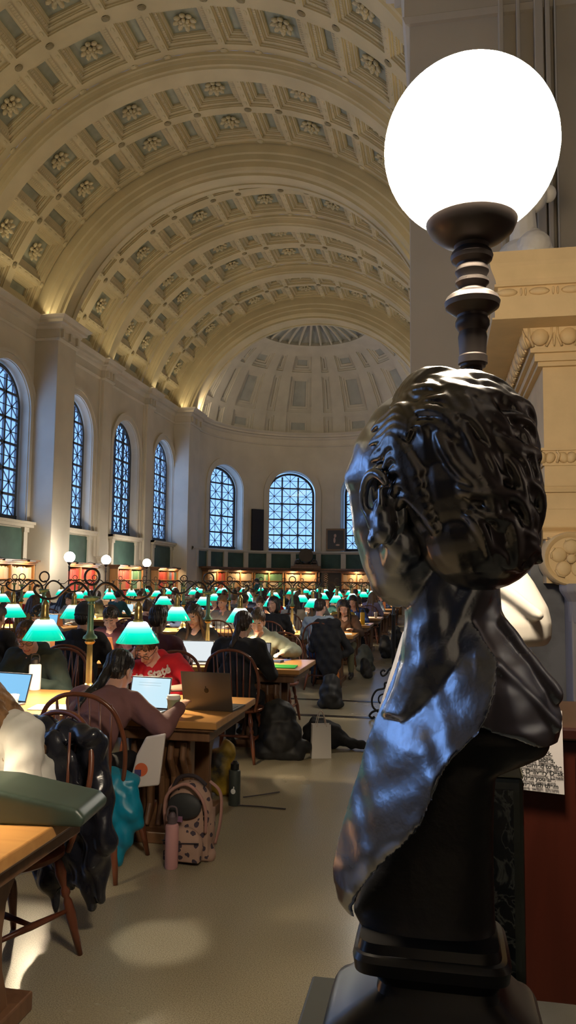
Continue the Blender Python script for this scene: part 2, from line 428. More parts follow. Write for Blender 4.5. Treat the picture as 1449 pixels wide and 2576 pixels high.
def vframe(t, y, h):
    p = Vector(vmap(t,y,h)); n = Vector((cos(t),0,-sin(t))); ta = Vector((sin(t),0,cos(t)))
    return Matrix((( ta.x,0,n.x,p.x),(ta.y,1,n.y,p.y),(ta.z,0,n.z,p.z),(0,0,0,1)))
def rosette(mb, M, r):
    for k in range(8):
        a = 2*PI*k/8; Mx = M @ Matrix.Translation((r*.58*cos(a), r*.58*sin(a), .05)) @ Matrix.Rotation(a, 4, 'Z') @ Matrix.Rotation(-.5, 4, 'Y')
        mb.ell(Mx.translation, (r*.40, r*.22, .05), Mx.to_3x3(), 7, 5)
    for k in range(6):
        a = 2*PI*(k+.5)/6; Mx = M @ Matrix.Translation((r*.28*cos(a), r*.28*sin(a), .10)) @ Matrix.Rotation(a, 4, 'Z')
        mb.ell(Mx.translation, (r*.2, r*.16, .05), Mx.to_3x3(), 6, 4)
    mb.ell((M @ Matrix.Translation((0,0,.13))).translation, (r*.17,)*3, None, 8, 6)
def bay(y0, y1, nrow):
    mb = MB(); pitch = (y1-y0)/nrow; rects = []; t0, t1 = R(8), R(172)
    for r in range(nrow):
        yc = y0 + pitch*(r+.5)
        for k in range(-4, 5): rects.append((R(90+20*k), yc, .62/RV, .62))
        for k in range(-4, 4): rects.append((R(100+20*k), yc, .34/RV, .62))
    steps = [(0,.035),(.03,.075),(.115,.10),(.145,.135),(.20,.16),(.225,.22)]
    us, vs, lev = level_grid(rects, t0, t1, y0, y1, steps, R(5), RV)
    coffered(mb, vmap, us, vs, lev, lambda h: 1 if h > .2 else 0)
    for uc, vc, hu, hv in rects:
        big = hu*RV > .5
        if big: rosette(mb, vframe(uc, vc, .22), .31)
        # dentils in the outer step
        for sgn in (-1, 1):
            nn = int(2*(hv-.06)/.075)
            for q in range(nn):
                yy = vc-hv+.06+.075*(q+.5); tt = uc + sgn*(hu - .085/RV)
                mb.cbox((0,0,-.02), (.07,.045,.05), M=vframe(tt, yy, .075))
            nn = int(2*(hu*RV-.06)/.075)
            for q in range(nn):
                tt = uc - hu + (.06+.075*(q+.5))/RV; yy = vc + sgn*(hv-.085)
                mb.cbox((0,0,-.02), (.045,.07,.05), M=vframe(tt, yy, .075))
        # small bosses on the ribs between coffers
        for sg in (-1, 1):
            for dt in ((hu+.10/RV), -(hu+.10/RV)):
                Mx = vframe(uc+dt, vc+sg*pitch/2, 0); mb.ell(Mx.translation, (.09,.09,.05), Mx.to_3x3(), 10, 5)
        # relief scrolls on the borders
        for q in range(4):
            yy = vc - hv + 2*hv*(q+.5)/4
            for sgn in (-1, 1):
                Mx = vframe(uc+sgn*(hu+.10/RV), yy, 0); mb.ell(Mx.translation, (.035,.09,.02), Mx.to_3x3(), 6, 4)
    # arris fillets round the bay
    return mb
def rib(prof, n=72, t0=R(2), t1=R(178)):
    mb = MB(); L = len(prof); vs = []
    for i in range(n+1):
        t = lerp(t0, t1, i/n)
        for y, r in prof: vs.append((CX - r*cos(t), y, CZ + r*sin(t)))
    mb.add(vs, [(i*L+a, (i+1)*L+a, (i+1)*L+a+1, i*L+a+1) for i in range(n) for a in range(L-1)]); return mb
def thin(y): 
    p = [(-.42,6.5),(-.42,6.42),(-.38,6.40),(-.36,6.34),(-.33,6.34),(-.31,6.24),(-.26,6.22),(-.24,6.17),(.24,6.17),(.26,6.22),(.31,6.24),(.33,6.34),(.36,6.34),(.38,6.40),(.42,6.42),(.42,6.5)]
    return [(y+a, b) for a, b in p]
def great(a, e):
    f = [(-.05,6.45),(-.05,6.85),(.01,6.85),(.01,6.44),(.02,6.22),(.06,6.18),(.06,6.02),(.10,5.98),(.10,5.82),(.15,5.74),(.22,5.70),(.22,5.62),(.30,RI)]
    return [(a+y, r) for y, r in f] + [(a+.45,RI),(a+.45,RI+.04),(a+.5,RI+.04)] + [(e-.5,RI+.04),(e-.45,RI+.04),(e-.45,RI)] + [(e-y, r) for y, r in f[::-1]]
edges = [33.15, 29.8, 25.6, 21.85]; segs = [(30.22,33.1,2),(26.02,29.38,2),(21.85,25.18,2),(17.62,20.65,2),(13.42,16.78,2),(9.45,12.58,2),(5.1,8.05,2),(.92,4.28,2),(-2.95,.08,2)]
for a, e, n in segs:
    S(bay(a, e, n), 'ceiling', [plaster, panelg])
for y in PIL: S(rib(thin(y)), 'ceiling', plaster, autos=25)
for a, e in PIERS: S(rib(great(a, e)), 'ceiling', plaster, autos=25)
mb = MB()      # back part of the vault behind the camera, and lunette walls
vs = [(CX-6.5*cos(R(t)), y, CZ+6.5*sin(R(t))) for y in (YB,-4.3) for t in range(0,181,6)]
mb.add(vs, [(i,i+1,32+i,31+i) for i in range(30)]); S(mb, 'ceiling', plaster)

# half dome -------------------------------------------------------------------------
DR = 5.45; DZ = 8.7
def dmap(a, e, h):    # a azimuth from axis, e elevation
    r = DR + h; return (AX + r*sin(a)*cos(e), AY + r*cos(a)*cos(e), DZ + r*sin(e)*.95)
rects = []
for k in range(-5, 6):
    wide = (k % 2 == 0); az = R(17*k); hw_ = R(7.6) if not wide else R(2.6)
    if k in (-1, 1, -3, 3, -5, 5): hw_ = R(7.2)
    rects += [(az, R(11), hw_, R(5.4)), (az, R(29.5), hw_, R(10.6)), (az, R(48), hw_, R(5.2))]
us, vs, lev = level_grid(rects, R(-96), R(96), R(0), R(90), [(0,.06),(R(.9),.10),(R(2.2),.15),(R(3.4),.20)], R(4))
for e_ in range(2, 90, 4): 
    pass
vs = sorted(set(vs) | {R(58), R(60), R(61.5), R(64), R(70), R(76), R(82), R(86), R(88)})
import bisect
us2, vs2, lev2 = us, vs, None
us_, vs0, lev0 = level_grid(rects, R(-96), R(96), R(0), R(90), [(0,.06),(R(.9),.10),(R(2.2),.15),(R(3.4),.20)], R(4))
lev2 = []
for i in range(len(us)-1):
    row = []
    am = (us[i]+us[i+1])/2
    for j in range(len(vs)-1):
        em = (vs[j]+vs[j+1])/2; jj = min(max(bisect.bisect_right(vs0, em)-1, 0), len(vs0)-2); h = lev0[i][jj]
        if R(58) < em < R(60): h = -.05
        if R(60) < em < R(61.5): h = -.10
        if em > R(61.5) and em < R(86): h = .12
        row.append(h)
    lev2.append(row)
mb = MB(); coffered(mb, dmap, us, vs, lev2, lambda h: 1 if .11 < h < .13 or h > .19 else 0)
for k in range(-8, 9):      # radiating ribs of the crown fan
    a = R(12*k); mb.tube([dmap(a, R(e), -.02) for e in range(61, 88, 3)], .055, 6)
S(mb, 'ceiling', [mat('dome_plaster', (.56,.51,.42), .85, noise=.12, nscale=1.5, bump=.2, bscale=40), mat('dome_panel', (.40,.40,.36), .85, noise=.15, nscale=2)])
# spandrel between dome and rib end
mb = MB(); 
vs = []
for t in range(0, 181, 5): vs += [(CX-(5.35)*cos(R(t)), AY+.12, DZ-.0+5.12*sin(R(t))), (CX-6.6*cos(R(t)), AY+.12, CZ+6.6*sin(R(t)))]
mb.add(vs, [(2*i,2*i+1,2*i+3,2*i+2) for i in range(36)]); S(mb, 'wall_far_spandrel', plaster)

# right wall ------------------------------------------------------------------------
XR = .64
mb = MB(); mb.box((XR, 9.4, 0), (XR+.3, 34.6, CT)); mb.box((XR+.9, YB, 0), (XR+1.2, 8.1, CT+4)); mb.box((XR-.2, YB, CT-.02), (XR+1.1, 8.1, CT+.6)); S(mb, 'wall_right', stone)
mb = MB(); mb.box((XR+.82, YB, 0), (XR+.9, 4.2, 4.2)); mb.box((-13, YB, 0), (3, YB+.1, 6)); S(mb, 'trim_12', mat('added_dark_boards', (.022,.014,.010), .45))  # unseen dark boards added so the bronze bust reflects darkness
mb = MB()
for a, e in PIERS: mb.box((-.28, a, 0), (XR+1.2, e, CT))
for y in PIL[:4]: mb.box((XR-.16, y-.36, 0), (XR+.1, y+.36, CT))
# vertical mouldings of the wall behind the lamp
for x, w in ((.66,.05),(.84,.04),(1.02,.09),(1.13,.05),(1.22,.02)): mb.box((x, 7.98, 0), (x+w, 8.12, CT))
S(mb, 'trim_10', stone, bevel=.02)
path = [(XR, 33.1)]
mb = MB(); sweep(mb, [(XR,33.1),(XR,9.4),(-.28,9.4),(-.28,8.1),(XR+.9,8.1),(XR+.9,YB)], [(a, z-.95) for a, z in CORN[:6]] )
sweep(mb, [(XR,33.1),(XR,9.4),(-.28,9.4),(-.28,8.1),(XR+.9,8.1),(XR+.9,YB)], CORN)
S(mb, 'trim_11', stone)
mb = MB(); mb.box((-13, YB-.3, 0), (3, YB, 15)); S(mb, 'wall_back', stone)
# ------------------------------------------------------------------ furniture
w_top = wood('oak_top', (.42,.20,.06), (.52,.27,.09), .28, 0)
w_dark = wood('dark_oak', (.13,.06,.03), (.20,.10,.05), .4, 2)
w_chair = wood('mahogany', (.12,.035,.018), (.17,.055,.025), .3, 2)
w_orange = wood('shelf_oak', (.42,.19,.07), (.5,.25,.09), .45, 2)
brass = mat('brass', (.62,.44,.16), .28, .9, noise=.25, nscale=12)
bronze = mat('dark_bronze', (.06,.05,.04), .4, .7)
verd = mat('green_bronze', (.20,.25,.13), .4, .6, noise=.5, nscale=14, col2=(.10,.2,.12))
blackiron = mat('wrought_iron', (.012,.012,.014), .45, .3)

TR_X = (-1.29, -5.24); TL_X = (-6.10, -10.05)
ROWS = [2.42,5.0,7.77,12.48,15.4,18.25,21.1,23.95,26.8,29.65]
ORD = ['front','second','third','fourth','fifth','sixth','seventh','eighth','ninth','tenth']
def table_mesh(root):
    L = 3.95; mb = MB()
    # bevelled slab
    mb.box((-L/2,-.50,.715),(L/2,.50,.76)); mb.build('tabletop', w_top, root, bevel=.006)
    mb = MB(); mb.box((-L/2+.06,-.44,.63),(L/2-.06,.44,.715)); mb.box((-L/2+.02,-.48,.695),(L/2-.02,.48,.716)); mb.build('apron', w_dark, root, bevel=.008)
    for sx in (-1, 1):          # carved trestle ends with scroll consoles
        t = MB(); x = sx*(L/2-.42)
        prof = [(-.30,0),(-.30,.09),(-.24,.13),(-.17,.20),(-.19,.34),(-.25,.46),(-.30,.56),(-.30,.64),(.30,.64),(.30,.56),(.25,.46),(.19,.34),(.17,.20),(.24,.13),(.30,.09),(.30,0)]
        t.prism(prof, x-.06, x+.06, axis=0)
        for sy in (-1, 1):      # paired console brackets seen end-on, fluted
            for dx in (-.13, .13):
                cp = [(-.0,.64),(.10,.64),(.13,.58),(.12,.50),(.07,.44),(.05,.34),(.06,.22),(.09,.13),(.11,.05),(.11,0),(0,0)]
                t.prism([(sy*(.16+a), z) for a, z in cp], x+dx-.055, x+dx+.055, axis=0)
                t.lathe([(.04,-.06),(.05,-.055),(.05,.055),(.04,.06)], (x+dx, sy*.24, .57), 14, M=Matrix.Rotation(PI/2,3,'Y'))
        for k in range(5): t.tube([(x-.16+.08*k, -.315, .60),(x-.16+.08*k,-.33,.5),(x-.16+.08*k,-.25,.38),(x-.16+.08*k,-.24,.2),(x-.16+.08*k,-.3,.08)], .022, 8)
        t.box((x-.22,-.38,0),(x+.22,.38,.07))
        t.build('trestle', w_dark, root, bevel=.008)
    mb = MB(); mb.box((-L/2+.4,-.04,.16),(L/2-.4,.04,.28)); mb.build('stretcher', w_dark, root, bevel=.006)
tables = []
for side, (xa, xb) in (('right', TR_X), ('left', TL_X)):
    for i, y in enumerate(ROWS):
        if side == 'left' and i < 3: continue
        lab = 'long oak reading table, %s one from the front in the %s bank' % (ORD[i], side)
        if not tables:
            t = thing('reading_table', lab, 'table', ((xa+xb)/2, y, 0), 0, 'reading tables'); table_mesh(t)
        else: t = dup(tables[0], ((xa+xb)/2, y, 0), 0, lab)
        tables.append(t)

# lamps with two green shades -----------------------------------------------------
def glassmat():
    m = bpy.data.materials.new('green_shade_glass'); m.use_nodes = True; nt = m.node_tree; b = nt.nodes['Principled BSDF']
    b.inputs['Base Color'].default_value = (0,.28,.17,1); b.inputs['Roughness'].default_value = .15
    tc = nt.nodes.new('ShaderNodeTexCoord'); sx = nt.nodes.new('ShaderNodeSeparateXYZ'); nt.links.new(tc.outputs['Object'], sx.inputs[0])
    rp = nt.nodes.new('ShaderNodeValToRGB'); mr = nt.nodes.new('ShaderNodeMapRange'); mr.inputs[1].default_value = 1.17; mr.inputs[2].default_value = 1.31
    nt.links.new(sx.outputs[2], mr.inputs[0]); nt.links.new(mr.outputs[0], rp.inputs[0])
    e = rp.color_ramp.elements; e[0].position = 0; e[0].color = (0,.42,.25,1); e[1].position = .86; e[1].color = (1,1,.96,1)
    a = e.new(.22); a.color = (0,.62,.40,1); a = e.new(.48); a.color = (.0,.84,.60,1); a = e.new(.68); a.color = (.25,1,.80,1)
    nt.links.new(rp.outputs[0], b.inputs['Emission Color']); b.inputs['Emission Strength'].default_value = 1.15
    return m
shade_m = glassmat(); shade_in = mat('white_shade_lining', (.9,.88,.8), .5, emit=(1,.9,.7), es=2.5)
bulb_m = mat('lamp_bulb', (1,1,1), .3, emit=(1,.82,.55), es=30)
DX = .35
def lamp_proto():
    r = thing('table_lamp', '-', 'lamp', (0,0,0), 0, 'green shaded reading lamps')
    b = MB(); b.lathe([(.10,.76),(.10,.775),(.075,.79),(.07,.80),(.045,.83),(.05,.85),(.03,.87),(.026,.89)], seg=24); b.build('base', brass, r, smooth=True)
    b = MB(); b.lathe([(.022,.88),(.020,1.15),(.03,1.155),(.038,1.17),(.026,1.18),(.03,1.19)], seg=8); b.build('pole', brass, r, autos=40)
    b = MB(); b.lathe([(.026,1.18),(.05,1.19),(.046,1.205),(.028,1.22),(.021,1.25),(.019,1.42),(.026,1.425),(.022,1.44),(.04,1.45),(.055,1.465),(.055,1.475),(.02,1.48)], seg=12); b.build('capital', verd, r, autos=40)
    for s in (-1, 1):
        a = MB(); pts = [(0.012*s,0,1.475),(.03*s,0,1.52),(.085*s,0,1.565),(.15*s,0,1.558),(.21*s,0,1.51),(.27*s,0,1.462),(DX*s,0,1.455),(.41*s,0,1.478),(.44*s,0,1.515),(.425*s,0,1.545),(.40*s,0,1.54)]
        a.tube(catmull(pts, 5), .0095, 7)
        a.build('arm', bronze, r, smooth=True)
        h = MB(); h.lathe([(.008,1.45),(.012,1.44),(.02,1.43),(.03,1.41),(.024,1.38),(.028,1.36),(.028,1.33),(.034,1.325),(.034,1.312),(.045,1.30)], (DX*s,0,0), 12); h.build('lamp_holder', brass, r, autos=40)
        g = MB(); g.lathe([(.052,1.312),(.062,1.306),(.142,1.178),(.143,1.170),(.139,1.171)], (DX*s,0,0), 32, cap=False)
        g.lathe([(.05,1.305),(.058,1.301),(.137,1.175)], (DX*s,0,0), 32, 1, cap=False); sh = g.build('glass_shade', [shade_m, shade_in], r, smooth=True)
        q = MB(); q.ell((DX*s,0,1.255), (.026,.026,.035), seg=10, rings=8); q.build('bulb', bulb_m, sh, smooth=True)
    g = MB(); n = 20; g.tube([(.055*cos(2*PI*k/n), 0, 1.61+.055*sin(2*PI*k/n)) for k in range(n+1)], .0085, 7, cap=False); g.build('ring_handle', bronze, r, smooth=True)
    return r
LX = {'right': (-2.34,-4.19), 'left': (-7.15,-9.0)}
lp = None; LAMPS = []
for side in ('right','left'):
    for i, y in enumerate(ROWS):
        if side == 'left' and i < 3: continue
        for j, x in enumerate(LX[side]):
            if i < 2 and j == 1: continue
            lab = 'brass lamp with two green glass shades, %s end of the %s table, %s bank' % (('aisle','centre')[j] if side == 'right' else ('centre','wall')[j], ORD[i], side)
            if lp is None: lp = lamp_proto(); lp.location = (x,y,0); lp['label'] = lab
            else: dup(lp, (x,y,0), R(random.uniform(-7,7)), lab)
            LAMPS.append((x,y,i,side))
for x, y, i, side in LAMPS:
    for s in (-1, 1):
        L = bpy.data.lights.new('lamp_light', 'SPOT'); L.energy = 85; L.color = (1,.80,.52); L.shadow_soft_size = .03; L.spot_size = R(146); L.spot_blend = .5
        o = bpy.data.objects.new('lamp_light', L); C.objects.link(o); o.location = (x+DX*s, y, 1.215)

# Windsor chair ---------------------------------------------------------------------
def chair_parts():
    """seat front faces +Y; origin under the seat centre"""
    parts = []
    m = MB(); n = 28; out = []
    for k in range(n):
        a = 2*PI*k/n; x = .235*cos(a)*(1.0 if sin(a) > 0 else .92); y = .215*sin(a); out.append((math.copysign(abs(cos(a))**.8,cos(a))*.24, math.copysign(abs(sin(a))**.8,sin(a))*.215))
    lo = [(x*.9,y*.9,.42) for x,y in out]; l2 = [(x,y,.435) for x,y in out]; hi = [(x,y,.452) for x,y in out]; inn = [(x*.8,y*.8,.445) for x,y in out]; cc = [(x*.4,y*.4-.02,.437) for x,y in out]
    vs = lo+l2+hi+inn+cc; fs = [(i*n+k,i*n+(k+1)%n,(i+1)*n+(k+1)%n,(i+1)*n+k) for i in range(4) for k in range(n)]+[tuple(range(n))[::-1], tuple(range(4*n,5*n))]
    m.add(vs, fs); parts.append(('seat', m))
    bow = [(-.20,-.16,.44),(-.235,-.19,.58),(-.245,-.23,.74),(-.20,-.265,.89),(-.11,-.285,.965),(0,-.29,.985),(.11,-.285,.965),(.20,-.265,.89),(.245,-.23,.74),(.235,-.19,.58),(.20,-.16,.44)]
    bp = catmull(bow, 6); m = MB(); m.tube(bp, .013, 8); parts.append(('bow', m))
    for k in range(7):
        x = -.15+.05*k; tx = x*1.25
        zt = max(p.z for p in bp if abs(p.x-tx) < .03); yt = [p.y for p in bp if abs(p.x-tx) < .03][0]
        m = MB(); m.tube([(x,-.175-.01*(3-abs(k-3)),.445),(lerp(x,tx,.3),lerp(-.185,yt,.3),lerp(.445,zt,.3)),(tx,yt,zt)], [.006,.009,.005], 7); parts.append(('spindle', m))
    for sx in (-1,1):
        for sy in (-1,1):
            a = Vector((sx*.15,sy*.14,.43)); b_ = Vector((sx*.22,sy*.23,0)); prof = [(0,.013),(.12,.020),(.2,.024),(.28,.017),(.33,.012),(.36,.020),(.40,.021),(.43,.012),(.47,.019),(.6,.023),(.75,.018),(1,.012)]
            m = MB(); m.tube([a.lerp(b_,t) for t,_ in prof], [r for _,r in prof], 9); parts.append(('leg', m))
    m = MB()
    for sx in (-1,1): m.tube([(sx*.187,-.187,.19),(sx*.187,0,.19),(sx*.187,.187,.19)], [.009,.015,.009], 7)
    m.tube([(-.187,0,.19),(0,0,.19),(.187,0,.19)], [.009,.014,.009], 7); parts.append(('stretcher', m))
    return parts
cparts = chair_parts(); chair_proto = None; far_chair_mesh = None
fm_ = MB()
for _, m in cparts: fm_.add(m.v, m.f)
far_chair_mesh = fm_.mesh('windsor_chair', w_chair, True)
def chair(x, y, rz, label, near=True):
    global chair_proto
    if near:
        if chair_proto is None:
            chair_proto = thing('windsor_chair', label, 'chair', (x,y,0), rz, 'windsor chairs at the tables')
            for n, m in cparts: m.build(n, w_chair, chair_proto, smooth=(n != 'seat'), autos=35 if n == 'seat' else None)
            return chair_proto
        return dup(chair_proto, (x,y,0), rz, label)
    o = bpy.data.objects.new('windsor_chair', far_chair_mesh); C.objects.link(o); o.location = (x,y,0); o.rotation_euler = (0,0,rz)
    return tag(o, label, 'chair', 'windsor chairs at the tables')

# bookcases -------------------------------------------------------------------------
bookcols = [(.45,.05,.04),(.50,.08,.05),(.55,.42,.28),(.62,.52,.38),(.10,.22,.12),(.30,.12,.05),(.12,.12,.2),(.50,.32,.15)]
bmats = [mat('book_cloth_%d' % i, c, .6) for i, c in enumerate(bookcols)]
def pick(scheme):
    return {'red':[0,1,0,1,5], 'green':[4,4,3,4], 'pale':[2,3,3,7,2], 'mix':[0,2,3,5,6,4,7]}[scheme]
def bookmesh(w, h, d, m):
    mb = MB(); mb.box((-w/2,0,0),(w/2,d,h)); mb.box((-w/2-.001,-.002,h*.12),(w/2+.001,.01,h*.15)); mb.box((-w/2-.001,-.002,h*.8),(w/2+.001,.01,h*.83)); return mb
BOOKS = [0]
bookmeshes = {}
def bookcase(pos, rz, W, label, scheme, indiv_rows, where, H=2.08, lights=2, shelves=(.12,.5,.87,1.22,1.57), ncomp=2):
    """front faces local -Y, back on y=.32"""
    r = thing('bookcase', label, 'bookcase', pos, rz, 'oak bookcases')
    m = MB(); m.box((-W/2,.30,0),(W/2,.32,H-.12)); m.box((-W/2,0,0),(W/2,.3,.1))
    m.build('back_panel', w_orange, r)
    for k in range(ncomp+1):
        x = lerp(-W/2+.03, W/2-.03, k/ncomp); m = MB(); m.box((x-.03,0,0),(x+.03,.31,H-.12)); m.build('side_panel', w_orange, r)
    for z in shelves:
        m = MB(); m.box((-W/2+.03,.015,z-.025),(W/2-.03,.31,z)); m.build('shelf', w_orange, r)
    m = MB(); m.box((-W/2-.02,-.02,H-.15),(W/2+.02,.32,H-.09)); m.box((-W/2-.06,-.07,H-.09),(W/2+.06,.32,H-.05)); m.box((-W/2-.10,-.12,H-.05),(W/2+.10,.34,H)); m.build('cornice', w_dark, r, bevel=.008)
    M = Matrix.Translation(pos) @ Matrix.Rotation(rz, 4, 'Z')
    rnd = random.Random(int(pos[0]*7+pos[1]*13)); st = {}
    for si, z in enumerate(shelves):
        top = shelves[si+1]-.03 if si+1 < len(shelves) else H-.17
        for k in range(ncomp):
            x0 = lerp(-W/2+.03, W/2-.03, k/ncomp)+.035; x1 = lerp(-W/2+.03, W/2-.03, (k+1)/ncomp)-.035; x = x0
            sch = scheme[k % len(scheme)] if isinstance(scheme, (list,tuple)) else scheme; cols = pick(sch); ci = rnd.choice(cols)
            while x < x1-.03:
                w = min(rnd.choice((.05,.055,.06,.065)), x1-x); h = (top-z)*rnd.choice((.82,.86,.9,.93)); 
                if rnd.random() < .25: ci = rnd.choice(cols)
                if indiv_rows and si in indiv_rows:
                    key = (round(w,3), round(h,2), ci)
                    if key not in bookmeshes: bookmeshes[key] = bookmesh(w*.96, h, .2, None).mesh('book', bmats[ci])
                    o = bpy.data.objects.new('book', bookmeshes[key]); C.objects.link(o); o.matrix_world = M @ Matrix.Translation((x+w/2,.05,z))
                    tag(o, 'bound book on the lit shelf of %s' % where, 'book', 'books of ' + where); BOOKS[0] += 1
                else:
                    mb = st.setdefault(si, MB()); mb.box((x+.001,.05+rnd.random()*.012,z),(x+w*.97,.25,z+h), ci)
                x += w
    if st:
        mb = MB()
        for q in st.values(): mb.v, mb.f, mb.m = mb.v+q.v, mb.f+[tuple(i+len(mb.v) for i in f) for f in q.f], mb.m+q.m
        o = mb.build('book_row', bmats, kind='stuff'); o.matrix_world = M; tag(o, 'rows of bound books filling the remaining shelves of ' + where, 'books')
    for k in range(lights):
        x = lerp(-W/2, W/2, (k+.5)/lights); lf = MB(); lf.tube([(x,.1,H),(x,-.02,H+.03),(x,-.22,H-.02)], .008, 6); lf.box((x-.16,-.28,H-.06),(x+.16,-.20,H-.02))
        lf.build('picture_light', bronze, r)
        L = bpy.data.lights.new('shelf_light', 'AREA'); L.shape = 'RECTANGLE'; L.size = .26; L.size_y = .05; L.energy = 14; L.color = (1,.66,.32)
        o = bpy.data.objects.new('shelf_light', L); C.objects.link(o); o.matrix_world = M @ Matrix.Translation((x,-.23,H-.065)) @ Matrix.Rotation(R(38), 4, 'X')
    return r
bw = [('left wall case beside the apse pier', ['red','mix'], 31.85), ('left wall case under the second window', ['red','green'], 27.7), ('left wall case behind the great pier', ['red','red'], 23.5), ('left wall case before the great pier', ['pale','pale'], 19.3)]
for wname, sch, y in bw:
    bookcase((WL+.36, y, 0), R(90), 2.5, 'oak bookcase, ' + wname, sch, (3,) if y > 20 else (4,), 'the ' + wname, H=2.1, ncomp=2)
aps = [(-72,'apse case farthest left',['pale','red'],()),(-53,'apse case below the white reveal',['pale','pale'],(4,)),(-34,'apse case of green volumes',['green','green'],(4,3)),(-15,'apse case left of the doorway',['pale','pale'],(4,)),(18,'apse case right of the doorway',['pale','pale'],(4,)),(37,'apse case on the right',['pale','mix'],())]
for deg, nm, sch, rows in aps:
    f = R(deg); r_ = AR-.42
    bookcase((AX + r_*sin(f), AY + r_*cos(f), 0), -f, 1.62, 'oak bookcase, ' + nm, sch, rows, 'the ' + nm, H=2.12, ncomp=2, lights=1 if deg != -15 else 2)
# long crowning ledge of the apse cases
mb = MB()
for k in range(24):
    a, e = R(-84+7*k), R(-84+7*(k+1))
    if a > R(80): break
    q = [(AX+r*sin(t), AY+r*cos(t)) for r, t in ((AR-.58,a),(AR-.58,e),(AR,e),(AR,a))]
    mb.prism([(x,y) for x,y in q], 2.13, 2.22, axis=2)
o = mb.build('crowning_ledge', w_dark, None, label='dark oak ledge running round the apse above the bookcases'); o['category'] = 'ledge'
# dark doorway between cases
f = R(2); Mx = Matrix.Translation((AX+(AR-.2)*sin(f), AY+(AR-.2)*cos(f), 0)) @ Matrix.Rotation(-f, 4, 'Z')
d = bpy.data.objects.new('door_1', None); C.objects.link(d); d['kind'] = 'structure'; d['label'] = 'dark timber doorway in the apse below the clock'; d.matrix_world = Mx
mb = MB(); mb.box((-.55,0,0),(.55,.06,2.05)); mb.build('door_leaf', mat('dark_timber', (.03,.022,.018), .5), d)
mb = MB(); mb.box((-.66,-.12,0),(-.55,.1,2.12)); mb.box((.55,-.12,0),(.66,.1,2.12)); mb.box((-.66,-.12,2.02),(.66,.1,2.12)); mb.build('door_frame', w_dark, d)
mb = MB()
for k in range(9):
    for s in (-1,1): mb.tube([(-.22+.0,-.1,1.0+.11*k),(-.22+s*.10,-.13,1.055+.11*k),(-.22,-.1,1.11+.11*k)], .014, 6)
o = mb.build('wire_rack', mat('pale_metal', (.7,.55,.42), .3, .5)); o.matrix_world = Mx; tag(o, 'pale twisted wire rack standing in the dark apse doorway', 'rack')
# clock globe on the ledge
t = thing('armillary_clock', 'dark bronze clock with round glass face on the ledge before the apse window', 'clock', (-6.62, 39.0, 2.22), R(6))
mb = MB(); mb.box((-.75,-.2,0),(.75,.2,.12)); mb.box((-.62,-.16,.12),(.62,.16,.2)); mb.build('plinth', w_dark, t, bevel=.01)
mb = MB(); 
for s in (-1,1): mb.tube(catmull([(s*.55,0,.2),(s*.5,0,.38),(s*.36,0,.42),(s*.3,0,.3),(s*.2,0,.25)],5), .05, 8); mb.ell((s*.42,0,.3),(.12,.08,.1))
mb.lathe([(.2,.2),(.16,.28),(.22,.34)], seg=16); mb.build('scroll_support', bronze, t, smooth=True)
mb = MB(); mb.lathe([(.28,-.08),(.36,-.08),(.36,.08),(.28,.08)], (0,0,.66), 28, M=Matrix.Rotation(PI/2,3,'X')); mb.build('rim', bronze, t, autos=40)
mb = MB(); mb.lathe([(.29,-.02),(.29,.02)], (0,0,.66), 28, M=Matrix.Rotation(PI/2,3,'X')); mb.build('dial', mat('clock_dial', (.55,.55,.2), .2, .3), t)
# painting and black loudspeaker panel on the apse wall
def on_apse(deg, z, inset=.03): f = R(deg); return Matrix.Translation((AX+(AR-inset)*sin(f), AY+(AR-inset)*cos(f), z)) @ Matrix.Rotation(-f, 4, 'Z')
t = thing('portrait_painting', 'dark framed portrait on the apse wall right of the window', 'painting'); t.matrix_world = on_apse(4.5, 3.15, .08)
mb = MB(); mb.box((-.5,-.03,0),(.5,.04,1.15)); mb.build('picture_frame', mat('gilt_frame', (.16,.09,.04), .4, .3), t, bevel=.01)
mb = MB(); mb.box((-.42,-.04,.09),(.42,-.03,1.06)); mb.build('canvas', mat('dark_canvas', (.018,.014,.014), .4), t)
mb = MB(); mb.ell((-.02,-.035,.78),(.07,.02,.1)); mb.ell((-.05,-.035,.55),(.06,.015,.16)); mb.ell((.12,-.035,.3),(.12,.012,.05)); mb.build('painted_figure', mat('painted_flesh', (.5,.33,.25), .6), t, smooth=True)
mb = MB(); mb.box((-.33,-.12,0),(.33,.0,2.1)); o = mb.build('acoustic_panel', mat('black_cloth', (.008,.008,.012), .7)); o.matrix_world = on_apse(-40, 3.12, .02); tag(o, 'tall black loudspeaker panel on the apse wall between the windows', 'loudspeaker')
mb = MB(); mb.box((-.17,-.12,0),(.17,.0,.5)); 
